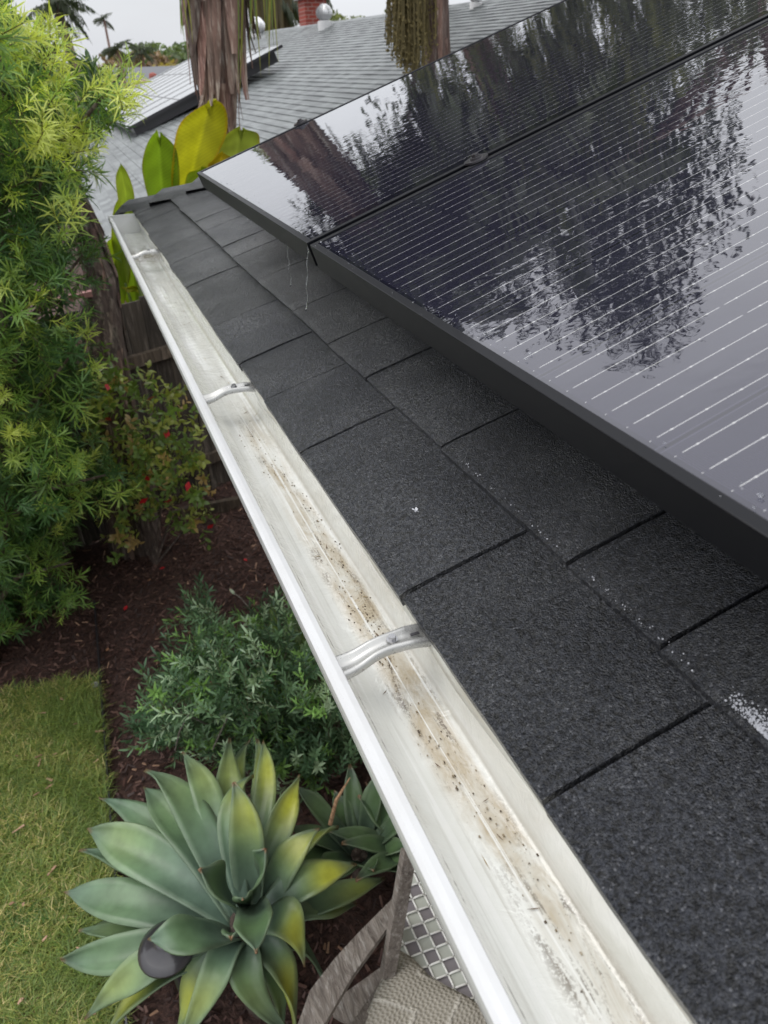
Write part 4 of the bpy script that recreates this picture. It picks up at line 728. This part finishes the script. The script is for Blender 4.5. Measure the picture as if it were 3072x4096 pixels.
def palms():
    # A: near palm with shaggy reddish sheath
    base = P(890, 640, Y=6.22); ax, ay = base[0], 6.22; top = P(858, 0, Y=6.22); root = empty('palm_tree', (ax, ay, GZ)); tag(root, 'palm with thick shaggy reddish brown trunk rising just beyond the roof corner', 'palm tree')
    b = MB(); lean = (top - base) / (top[2] - base[2]); at = lambda z: base + lean * (z - base[2]); trunkmesh(b, [at(GZ), at(-1.), at(base[2]), at(.2), at(.42), at(.85), at(1.6), at(2.5), at(2.9)], [.17, .13, .092, .105, .145, .20, .212, .17, .13], 120, 1.7, 4); b.build('trunk', M['palm_bark'], root)
    b = MB(); hub = at(2.75)
    for i in range(34): a = i * 2.399; el = -.15 + 1.35 * ((i * 7) % 34) / 34; frond(b, hub, (math.cos(a) * math.cos(el), math.sin(a) * math.cos(el), math.sin(el)), 1.5 + .5 * random.random(), 1.5, 60, .6, .042, (.045, .06, .02), .8, i)
    b.build('crown', M['palmleaf'], root)
    b = MB()      # hanging yellow green leaflets of an old frond on both sides of the trunk
    for (x0, x1, y1, n) in ((690, 735, 270, 6), (985, 1110, 300, 11), (935, 985, 400, 3)):
        for i in range(n):
            x = x0 + (x1 - x0) * i / n + random.uniform(-5, 5); ye = y1 * random.uniform(.45, 1.05); pts = [P(x + 10 * math.sin(i + t * 3) + 35 * t * (1 if x0 < 800 else .3), -260 + (ye + 260) * t, Y=5.95 + .05 * (i % 3)) for t in np.linspace(0, 1, 9)]; s = np.array([.9, .2, 0]); cc = (.26, .27, .05) if i % 3 else (.13, .20, .04)
            b.grid([[p - s * w, p + s * w] for p, w in zip(pts, np.array([.3, .7, 1, 1, 1, .9, .7, .4, .1]) * .0058)], cc)
    b.build('hanging_leaflets', M['palmleaf'], root)
    # B: second palm with seed cluster
    base = P(1752, 330, Y=9.); root = empty('palm_tree', (base[0], 9., GZ)); tag(root, 'palm with a smooth pinkish trunk and a hanging brown seed cluster', 'palm tree')
    top = P(1735, 0, Y=9.); lean = (top - base) / (top[2] - base[2]); at = lambda z: base + lean * (z - base[2]) * (1 if z < 2 else .9); b = MB(); trunkmesh(b, [at(GZ), at(0), at(.8), at(1.6), at(3), at(4.6), at(5.0)], [.22, .165, .155, .17, .16, .17, .12], 46, .35, 9); b.build('trunk', M['palm_bark'], root)
    b = MB(); hub = at(4.7)
    for i in range(26): a = i * 2.399; el = -.1 + 1.3 * ((i * 7) % 26) / 26; frond(b, hub, (math.cos(a) * math.cos(el), math.sin(a) * math.cos(el), math.sin(el)), 2.5 + .5 * random.random(), 1.5, 64, .7, .035, (.05, .065, .02), .8, 50 + i)
    b.build('crown', M['palmleaf'], root)
    b = MB(); R = random.Random(5)
    for i in range(230):
        x = R.gauss(1640, 42); x = min(max(x, 1555), 1735); ye = 290 - abs(x - 1650) * 1.3 + R.uniform(-70, 30); Y = 8.7 + R.uniform(-.22, .22); pts = [P(x + 6 * math.sin(i + t * 5) + 14 * (t - .5) * ((x - 1640) / 60), -330 + (ye + 330) * t, Y=Y) for t in np.linspace(0, 1, 8)]; f = R.uniform(.6, 1.4); cc = np.array((.13, .105, .045)) * f
        b.tube(pts, .0055, 3, cc, caps=False)
        for q in range(10): c = np.array(pts[R.randint(2, 7)]) + np.array([R.uniform(-.02, .02), R.uniform(-.02, .02), R.uniform(-.06, .06)]); b.box(c, (.018, .018, .018), col=cc * 1.2)
    b.build('seed_cluster', M['fartree'], root)
    # C: palms up the slope to the right, outside the frame but mirrored in the panels
    for (az, D, hz, nm, fr, lw) in ((43.5, 9.5, 2.5, 'palm with drooping fronds standing beyond the right side of the roof', 26, .05), (52, 11., 2.9, 'tall palm far to the right beyond the grey roof', 22, .05)):
        x, y = D * math.sin(math.radians(az)), D * math.cos(math.radians(az)); root = empty('palm_tree', (x, y, GZ)); tag(root, nm, 'palm tree'); b = MB(); trunkmesh(b, [(x, y, GZ), (x + .1, y, 0), (x, y, hz)], [.2, .16, .14], 30, .5, int(az)); b.build('trunk', M['palm_bark'], root); b = MB()
        for i in range(fr): a = i * 2.399; el = -.7 + 1.5 * ((i * 7) % fr) / fr; frond(b, (x, y, hz), (math.cos(a) * math.cos(el), math.sin(a) * math.cos(el), math.sin(el)), 1.9, 1.7, 54, .8, lw, (.06, .075, .03), .95, 90 + i)
        b.build('crown', M['palmleaf'], root)
    # weeping tree curtain to the right, far above the view, mirrored in the panels
    x, y = 10.5 * math.sin(math.radians(41)), 10.5 * math.cos(math.radians(41)); root = empty('weeping_tree', (x, y, GZ)); tag(root, 'weeping tree with long hanging leafy strands, mirrored along the top of the solar panels', 'tree'); b = MB(); b.tube([(x, y, GZ), (x, y + .1, 2), (x, y, 5.2)], [.2, .15, .07], 10)
    for az in range(22, 46, 3): q = np.array([9.8 * math.sin(math.radians(az)), 9.8 * math.cos(math.radians(az)), 4.9]); b.tube([(x, y, 4.4), (np.array([x, y, 5.3]) + q) / 2, q], [.05, .03, .01], 6)
    b.build('trunk', M['palm_bark'], root); b = MB(); R = random.Random(11)
    for i in range(620):
        az = math.radians(R.uniform(19.5, 47)); D = R.uniform(8.6, 11.2); top = .5 + D * math.tan(math.radians(R.uniform(19, 27 if az < .57 else 23))); L_ = R.uniform(.7, 2.4); L_ = min(L_, top - (.5 + D * .115)); x0, y0 = D * math.sin(az), D * math.cos(az); s_ = np.array([math.cos(az), -math.sin(az), 0]); f = R.uniform(.5, 1.5); cc = np.array((.05, .06, .022)) * f if i % 4 else np.array((.11, .12, .03)); n_ = max(6, int(L_ / .10))
        for q in range(n_):
            c = np.array([x0 + .04 * math.sin(q * .7 + i), y0, top - L_ * q / n_]); w_ = R.uniform(.012, .035); dx = s_ * R.uniform(-.06, .06); b.add([c - s_ * w_ * .3, c + s_ * w_ * .3, c + dx + s_ * w_ - [0, 0, .09], c + dx - s_ * w_ - [0, 0, .09]], [[0, 1, 2, 3]], cc)
    b.build('crown', M['palmleaf'], root)
    # D: dark stump like palm by the fence
    q = [P(400, 1620, Y=4.95), P(395, 1440, Y=5.0), P(400, 1260, Y=5.05), P(405, 1100, Y=5.1), P(350, 930, Y=5.15), P(250, 700, Y=5.2)]; q[0][2] = GZ; root = empty('palm_tree', (q[0][0], q[0][1], GZ)); tag(root, 'leaning dark brown fibrous palm trunk in front of the fence by the feathery tree', 'palm tree')
    b = MB(); trunkmesh(b, q, [.19, .17, .13, .095, .085, .08], 80, .45, 22); b.build('trunk', M['dark_bark'], root)
palms()

def bird_of_paradise():
    base = P(640, 1250, Y=6.0); root = empty('bird_of_paradise_plant', (base[0], base[1], GZ)); tag(root, 'bird of paradise plant with big paddle shaped yellow and green leaves behind the roof corner', 'plant')
    def lf(bx, by, tx, ty, w, Y, col, split=False, bend=(0, 0, 0), yaw=0.):
        a, t_ = P(bx, by, Y=Y), P(tx, ty, Y=Y - .05); m = MB(); G = []; C = []; ctrl = (a + t_) / 2 + np.array(bend); n = 90; hw = 14; side = nrm([math.cos(yaw), math.sin(yaw), 0]); rs = random.Random(int(bx))
        for i in range(n + 1):
            t = i / n; c = a * (1 - t) ** 2 + 2 * ctrl * t * (1 - t) + t_ * t * t; ww = w / 2 * (math.sin(min(1, t * 1.35 + .12) * PI / 2) if t < .62 else max(.10, (1 - ((t - .62) / .38) ** 2.6)) ** .8); row = []
            for j in range(hw + 1):
                v = (j / hw - .5) * 2; notch = (.03 * max(0, 1 - abs(v) * 2.5) * (t > .95) * w / .3 * (3 if split else 1)); row.append(c + side * ww * v + np.array([0, -.045 * abs(v) * w / .25 + .006 * math.sin(t * 190 - abs(v) * 16) * abs(v) + .03 * math.sin(t * 5 + bx) * v, -notch + .012 * math.sin(t * 14 + v * 2 + bx) * abs(v) + .25 * abs(v) * ww * .5]))
                k = np.array(col) * (1 + .10 * math.sin(t * 190 - abs(v) * 16) + .10 * math.sin(t * 23 + abs(v) * 5 + bx)) * (1.3 if abs(v) < .05 else 1); C.append(k if abs(v) < .93 else k * np.array([1.1, .75, .5]))
            G.append(row)
        m.grid(G, np.array(C)); o = m.build('leaf', M['banana'], root, smooth=True); return o
    Yc, Gc, Lc = (.46, .45, .02), (.20, .32, .02), (.34, .42, .06)
    tag(lf(722, 880, 842, 400, .37, 5.95, Yc, True, (.0, 0, .03), .12), 'tall bright yellow leaf')
    tag(lf(668, 930, 634, 525, .255, 5.9, Gc, True, (-.02, 0, 0), .1), 'green leaf with pale midrib')
    lf(520, 1010, 478, 660, .14, 5.85, (.27, .36, .04), False, (.04, 0, 0), .5); lf(500, 1130, 500, 770, .19, 5.95, (.23, .31, .03), False, (-.02, 0, 0), .3)
    lf(480, 1230, 452, 950, .22, 6.0, (.26, .36, .025), False, (0, 0, 0), .3); lf(545, 1240, 520, 1000, .27, 6.05, (.18, .28, .02), False, (0, 0, 0), -.2); lf(590, 1180, 500, 1150, .12, 5.95, (.42, .44, .03), False, (0, 0, .03), 0)
    tag(lf(925, 740, 962, 508, .30, 6.0, Lc, True, (0, 0, 0), -.1), 'pale yellow green leaf beside the palm trunk'); lf(850, 760, 892, 608, .15, 5.9, (.60, .45, .02), False, (0, 0, 0), 0); lf(740, 830, 800, 670, .2, 5.8, (.24, .34, .02), False, (.03, 0, 0), .3)
    b = MB()
    for (x, y, Y) in ((722, 880, 5.95), (668, 930, 5.9), (520, 1010, 5.85), (500, 1130, 5.95), (480, 1230, 6.0), (545, 1240, 6.05), (925, 740, 6.0), (850, 760, 5.9)):
        p = P(x, y, Y=Y); g = np.array([base[0] + (p[0] - base[0]) * .3, base[1], GZ]); b.tube([g, (g + p) / 2 + [0, 0, .1], p], [.022, .016, .009], 7, (.14, .20, .03))
    b.build('stalk', M['banana'], root, smooth=True)
bird_of_paradise()

# ------------------------------------------------------------------ neighbour's house
EZ = -.75; EX = .10; NY0, NY1 = 6.55, 31.
RP1 = P(1563, 60, X=6.7); RP0 = P(962, 142, X=6.7)
def ridge(y): t = (y - RP1[1]) / (RP0[1] - RP1[1]); return RP1 * (1 - t) + RP0 * t
SLN = math.hypot(6.6, RP1[2] - EZ)
def NS(u, y, h=0.):     # u 0 at the eave, 1 at the ridge
    r = ridge(y); e = np.array([EX, y, EZ]); p = e * (1 - u) + r * u; n = nrm(np.cross([0, 1, 0], r - e)); n = n if n[2] > 0 else -n; return p + n * h
def neighbour():
    root = empty('neighbour_house', (6.7, 18, GZ)); tag(root, 'neighbouring house with a large pale grey shingle roof, its own solar panels and roof vents', 'house')
    b = MB(); nc = 48; ys = np.linspace(NY0, NY1, 60); rows = []
    for c in range(nc):
        u0, u1 = c / nc, (c + 1) / nc; rows.append([NS(u0, y, .012 + .003 * math.sin(y * 9 + c)) for y in ys]); rows.append([NS(u1, y, .002) for y in ys])
    b.grid(rows); far = 6.6; b.grid([[ridge(y) for y in ys], [ridge(y) + np.array([6.6, 0, -2.2]) for y in ys]]); b.build('roof', M['nroof'], root)
    b = MB(); b.grid([[NS(1, y, .0) + [-.15, 0, -.045] for y in ys], [NS(1, y, .03) for y in ys], [NS(1, y, .0) + [.15, 0, -.045] for y in ys]]); b.build('ridge_cap', M['nroof'], root)
    b = MB(); b.addm([NS(0, NY1), NS(1, NY1), ridge(NY1) + [6.6, 0, -2.2]], [[[0, 1, 2]]]); b.addm([NS(0, NY0), NS(1, NY0), ridge(NY0) + [6.6, 0, -2.2]], [[[0, 1, 2]]]); b.box((6.7, (NY0 + NY1) / 2, (GZ + EZ) / 2 - .1), (12.2, NY1 - NY0 - .6, EZ - GZ)); b.build('wall', M['stucco'], root)
    b = MB(); n = 30; yy = np.linspace(NY0, NY1, n); b.grid([[(EX - .10, y, EZ - .01) for y in yy], [(EX - .10, y, EZ + .012) for y in yy], [(EX - .07, y, EZ + .012) for y in yy], [(EX - .07, y, EZ - .07) for y in yy], [(EX + .02, y, EZ - .07) for y in yy], [(EX + .02, y, EZ) for y in yy]]); b.grid([[(EX - .10, y, EZ - .01) for y in yy], [(EX - .07, y, EZ - .1) for y in yy], [(EX + .02, y, EZ - .1) for y in yy]]); b.build('gutter', M['white'], root)
    # chimney behind the ridge
    y = 23.; c = ray(1252, 70); t = 7.35 / c[0]; p = CAM + c * t; b = MB(); b.box((p[0], p[1], 1.1), (.62, .62, 2.3)); ch = b.build('chimney', M['brick'], root); b = MB(); b.box((p[0], p[1], 2.30), (.8, .8, .10)); b.box((p[0], p[1], 2.42), (.5, .5, .14)); b.build('chimney_cap', M['darkmetal'], ch)
    for (px, py, X, s, lb) in ((1297, 60, 6.35, 1., 'spinning roof vent beside the chimney'), (1028, 112, 6.5, 1.35, 'roof vent near the far ridge'), (1905, -12, 6.5, .62, 'roof vent cut by the top edge of the view')):
        c = P(px, py, X=X); rr = .19 * s; vt = empty('turbine_vent', tuple(c), root); vt.matrix_parent_inverse = parent_inv(root); tag(vt, lb); vt['label'] = lb
        seg = 24; b = MB(); prof = [(t, rr * math.sin(PI * (.12 + .80 * t)) ** .8, (t - .35) * rr * 1.7) for t in np.linspace(0, 1, 9)]
        for k in range(seg):
            a = k * 2 * PI / seg; b.grid([[(c[0] + r * math.cos(a + .5 * t) * q, c[1] + r * math.sin(a + .5 * t) * q, c[2] + h)for q, a in ((.93, a), (1.03, a + .16))] for t, r, h in prof])
        b.grid([[(c[0] + r * .86 * math.cos(a), c[1] + r * .86 * math.sin(a), c[2] + h) for a in np.linspace(0, 2 * PI, 16, endpoint=False)] for t, r, h in prof], closed=True); o = b.build('turbine', M['alu'], vt); o.matrix_parent_inverse = Matrix.Translation(c).inverted()
        b = MB(); b.grid([[(c[0] + r * math.cos(a), c[1] + r * math.sin(a), c[2] + h) for a in np.linspace(0, 2 * PI, 20, endpoint=False)] for r, h in ((rr * .6, -.55 * rr), (rr * .85, -.62 * rr), (rr * .85, -.75 * rr), (rr * .8, -2.6 * rr))], closed=True); b.box(c + [-.0, 0, -2.35 * rr], (rr * 2.6, rr * 2.6, .015), R=np.array([[.95, 0, -.31], [0, 1, 0], [.31, 0, .95]])); o = b.build('vent_base', M['white'], vt); o.matrix_parent_inverse = Matrix.Translation(c).inverted()
neighbour()
def hitroof(px, py, h):
    r = ray(px, py)
    for t in np.arange(6, 60, .02):
        p = CAM + r * t; q = NS(min(1, max(0, (p[0] - EX) / 6.6)), p[1])
        if p[2] < q[2] + h: break
    return p
def far_array():
    A = hitroof(507, 512, .20); B = P(1128, 177, Y=A[1] + .1); u = B - A; v0 = NS(.2, A[1] + 8) - NS(.2, A[1]); v0 = v0 / v0[1]; Lr = np.linalg.norm(u); v = v0; nc_, nr_ = 9, 3; first = None; cw = 1.1
    n = nrm(np.cross(u, v)); n = n if n[2] > 0 else -n; ud = u / nr_
    fm = MB(); gm = MB(); a0 = np.zeros(3); U = ud; Vv = v * cw; g = .02
    def quad(mb, p, q, h0, h1): mb.hexa([p, p + 0, q, q]) if False else None
    def slab(mb, f0, f1, g0, g1, h0, h1): mb.hexa([U * f0 + Vv * g0 + n * h0, U * f1 + Vv * g0 + n * h0, U * f1 + Vv * g1 + n * h0, U * f0 + Vv * g1 + n * h0, U * f0 + Vv * g0 + n * h1, U * f1 + Vv * g0 + n * h1, U * f1 + Vv * g1 + n * h1, U * f0 + Vv * g1 + n * h1])
    slab(fm, .002, .998, .004, .022, -.05, 0); slab(fm, .002, .998, .976, .994, -.05, 0); slab(fm, .002, .012, .022, .976, -.05, 0); slab(fm, .988, .998, .022, .976, -.05, 0); slab(gm, .01, .99, .015, .985, -.02, -.004)
    for c in range(nc_):
        for rr in range(nr_):
            loc = A + ud * rr + v * cw * c; root = empty('solar_panel', tuple(loc)); lab = 'pale solar panel on the neighbouring roof, %s row from the eave, %s column from us' % (('lowest', 'middle', 'top')[rr], ('nearest', 'second', 'third', 'fourth', 'fifth', 'sixth', 'seventh', 'eighth', 'farthest')[c])
            tag(root, lab, 'solar panel', 'solar panels on the neighbouring grey roof')
            if first is None:
                f = fm.build('frame', M['darkmetal'], root); f.matrix_parent_inverse = Matrix(); gl = gm.build('glass', M['farglass'], root); gl.matrix_parent_inverse = Matrix(); first = (f, gl)
            else:
                for s in first: o = s.copy(); COL.objects.link(o); o.parent = root
    # racking under the array, its shadow gap filled in as one dark slab
    root = empty('rack_shadow', tuple(A)); tag(root, 'black racking and shadow gap under the neighbouring solar panels', 'panel rack'); b = MB(); e = v * cw * nc_
    A2, B2 = A + u * .03 + v * .1, B - u * .05 + v * .1; b.hexa([A2 - n * .2, B2 - n * .22, B2 + e - n * .22, A2 + e - n * .2, A2 - n * .055, B2 - n * .055, B2 + e - n * .055, A2 + e - n * .055]); b.build('rack', M['darkmetal'], root); 
far_array()

# ------------------------------------------------------------------ distance
def distance():
    # brown roofed house
    p = P(620, 330, Y=46.); root = empty('distant_house', (p[0], p[1], GZ)); tag(root, 'distant house with a plain brown shingle roof and two round rusty vents', 'house')
    b = MB(); x0, x1, y0, yr = 1.2, 12., 40., 47.; z0 = -1.4; zr = .55; b.grid([[(x0, y0, z0), (x1, y0, z0)], [(x0 + 3.4, yr, zr + .0), (x1, yr, zr + .5)], [(x0 + 4, yr + 7, z0), (x1, yr + 7, z0)]]); b.add([(x0, y0, z0), (x0 + 3.4, yr, zr), (x0 + 4, yr + 7, z0)], [[0, 1, 2]]); b.build('roof', M['broof'], root); b = MB(); b.box(((x0 + x1) / 2 + .3, yr + .5, (GZ + z0) / 2), (x1 - x0 - .8, 12.5, z0 - GZ)); b.build('wall', M['stucco'], root)
    for px in (612, 660):
        c = P(px, 305, Y=45.); b = MB(); rr = .2; b.grid([[(c[0] + r * math.cos(a), c[1] + r * math.sin(a), c[2] + h) for a in np.linspace(0, 2 * PI, 14, endpoint=False)] for r, h in ((.1, -.55), (.1, -.15), (rr, -.15), (rr, .05), (rr * .7, .14), (.01, .17))], closed=True); b.build('roof_vent', M['brick'], root)
    p = P(600, 290, Y=60.); root = empty('distant_house', (p[0], p[1], GZ)); tag(root, 'grey gabled house end behind the brown roof', 'house'); b = MB(); b.add([(3.5, 58, -.4), (11, 58, -.4), (10, 62, 1.35), (4.6, 62, 1.35)], [[0, 1, 2, 3]]); b.build('roof', mat('grey_far', (.16, .165, .18), .8), root); b = MB(); b.box((7.2, 61, -1.5), (7.2, 5.8, 2.)); b.build('wall', M['stucco'], root)
    # trees
    def tree(az, D, h, w, col, label, hole=.0, trunkh=.35, n=900, name='tree', baz=None):
        x, y = D * math.sin(math.radians(az)), D * math.cos(math.radians(az)); root = empty(name, (x, y, GZ)); tag(root, label, 'tree'); b = MB(); R = np.random.default_rng(int(az * 100) + 1000 + int(D)); K = 9
        cs = np.stack([R.normal(0, w * .28, K), R.normal(0, w * .28, K), R.uniform(h * trunkh + .1 * h, h * .86, K)], 1); k = R.integers(0, K, n); o = R.normal(size=(n, 3)); o /= np.linalg.norm(o, axis=1)[:, None]; pos = cs[k] + o * (R.random((n, 1)) ** .4) * np.array([w * .26, w * .26, h * .16]); pos[:, 2] = np.clip(pos[:, 2], h * trunkh * .7, h)
        s = w * .035 + h * .01 if n < 3000 else .08; r1 = R.normal(size=(n, 3)); r1 /= np.linalg.norm(r1, axis=1)[:, None]; r2 = np.cross(r1, R.normal(size=(n, 3))); r2 /= np.linalg.norm(r2, axis=1)[:, None]; pp = pos + [x, y, GZ]; V = np.stack([pp - r1 * s - r2 * s * .5, pp + r1 * s - r2 * s * .4, pp + r1 * s * .7 + r2 * s * .5, pp - r1 * s + r2 * s * .4], 1)
        c = np.array(col) * R.uniform(.55, 1.4, (n, 1)); b.add(V.reshape(-1, 3), np.arange(4 * n).reshape(-1, 4), np.repeat(c, 4, 0)); b.build('crown', M['fartree'], root); b = MB(); bx_, by_ = (D * math.sin(math.radians(baz)), D * math.cos(math.radians(baz))) if baz else (x, y); b.tube([(bx_, by_, GZ), (bx_ + .1, by_, GZ + h * .36), (x, y, GZ + h * .7)], [w * .03, w * .025, w * .015], 8)
        for q in cs[:4]: b.tube([((x + bx_) / 2, (y + by_) / 2, GZ + h * .5), tuple(q + [x, y, GZ])], [w * .018, w * .006], 5)
        b.build('trunk', M['dark_bark'], root)
    G1, G2, G3, Y1 = (.05, .075, .03), (.075, .10, .045), (.10, .115, .06), (.20, .16, .05)
    tree(1.0, 62, 4.6, 5, G3, 'hazy bare grey tree behind the leaning palm at far left', n=500); tree(3.2, 90, 4.6, 9, G1, 'low dark green tree under the thin tall palm'); tree(4.1, 75, 4.3, 5, G2, 'rounded green tree left of the small palm')
    tree(6.2, 70, 5.0, 5.5, (.13, .09, .06), 'brownish tree behind the brown roof'); tree(7.3, 66, 5.0, 6, Y1, 'golden yellow tree above the brown roof'); tree(7.9, 80, 6.3, 6, G2, 'taller green tree beside the golden one'); tree(9.0, 76, 5.8, 6, G1, 'dense green tree touching the shaggy palm trunk'); tree(10.4, 74, 5.6, 6, G2, 'green tree hidden partly by the shaggy palm')
    tree(20.2, 60, 7.2, 5, G3, 'grey green tree right of the brick chimney'); tree(21.6, 62, 6.7, 4.5, G3, 'second grey green tree beyond the ridge'); tree(18.9, 70, 7.0, 4, G3, 'small airy tree just right of the shiny roof vent'); tree(-2, 100, 5, 12, G2, 'wide tree line clump behind the feathery tree'); tree(12, 110, 6, 12, G2, 'tree far beyond the ridge')
    tree(26.3, 17.5, 17.2, 6.0, (.018, .026, .011), 'big airy feathery tree beyond the ridge, seen mirrored in the near solar panel', n=8500, trunkh=.46, baz=25.6); tree(18., 19.5, 14.6, 6.5, (.018, .026, .011), 'second airy tree beyond the ridge left of the feathery one', n=6500, trunkh=.52, baz=23.9)
    # palms
    def fpalm(az, D, el, rad, tr, lab, fan=False, nf=20, skirt=False, lean=0.):
        x, y = D * math.sin(math.radians(az)), D * math.cos(math.radians(az)); z = .5 + D * math.tan(math.radians(el)); root = empty('palm_tree', (x - lean, y, GZ)); tag(root, lab, 'palm tree'); b = MB(); b.tube([(x - lean, y, GZ), (x - lean * .5, y, (z + GZ) * .5), (x, y, z)], [tr * 1.3, tr, tr * .8], 8, (1, .9, .85)); b.build('trunk', M['palm_bark'], root); b = MB()
        for i in range(nf): a = i * 2.399; e = -.5 + 1.5 * ((i * 7) % nf) / nf; frond(b, (x, y, z), (math.cos(a) * math.cos(e), math.sin(a) * math.cos(e), math.sin(e)), rad, 1.2, 16 if fan else 26, rad * (.32 if fan else .28), rad * .03, (.045, .06, .03), .75, i)
        b.build('crown', M['palmleaf'], root)
        if skirt:
            b = MB(); R = random.Random(3)
            for i in range(160): a = R.random() * 2 * PI; r_ = rad * .32 * R.random() ** .5; L_ = rad * R.uniform(.5, 1.); q = np.array([x + r_ * math.cos(a), y + r_ * math.sin(a), z + .1]); s = np.array([.09 * rad * .4, 0, 0]); b.grid([[q - s, q + s], [q - s - [0, 0, L_ * .6], q + s - [0, 0, L_ * .6]], [q - s * .1 - [0, 0, L_], q + s * .1 - [0, 0, L_]]], np.array((.13, .105, .05)) * R.uniform(.6, 1.3))
            b.build('skirt', M['palmleaf'], root)
    fpalm(1.75, 24, 4.2, 1.15, .14, 'palm with reddish trunk rising behind the feathery tree', lean=-.35); fpalm(4.35, 170, 3.35, 2.6, .24, 'very tall thin fan palm alone against the sky', True, 18); fpalm(4.85, 55, 1.75, 1.3, .16, 'small bushy palm below the thin tall palm', nf=18); fpalm(6.2, 68, 1.7, 1.5, .2, 'short hazy palm above the brown roof', nf=16)
    fpalm(14.5, 34, 4.9, 2.0, .24, 'left palm of the pair with a brown skirt beyond the roof ridge', True, 18, True); fpalm(15.15, 35, 4.9, 2.0, .22, 'right palm of the pair with a brown skirt beyond the roof ridge', True, 18, True); fpalm(17.0, 40, 5.6, 2.2, .25, 'palm with a brown skirt right behind the brick chimney', True, 18, True); fpalm(24.6, 36, 4.6, 1.6, .2, 'green palm tip beside the hanging seed cluster', nf=18)
distance()
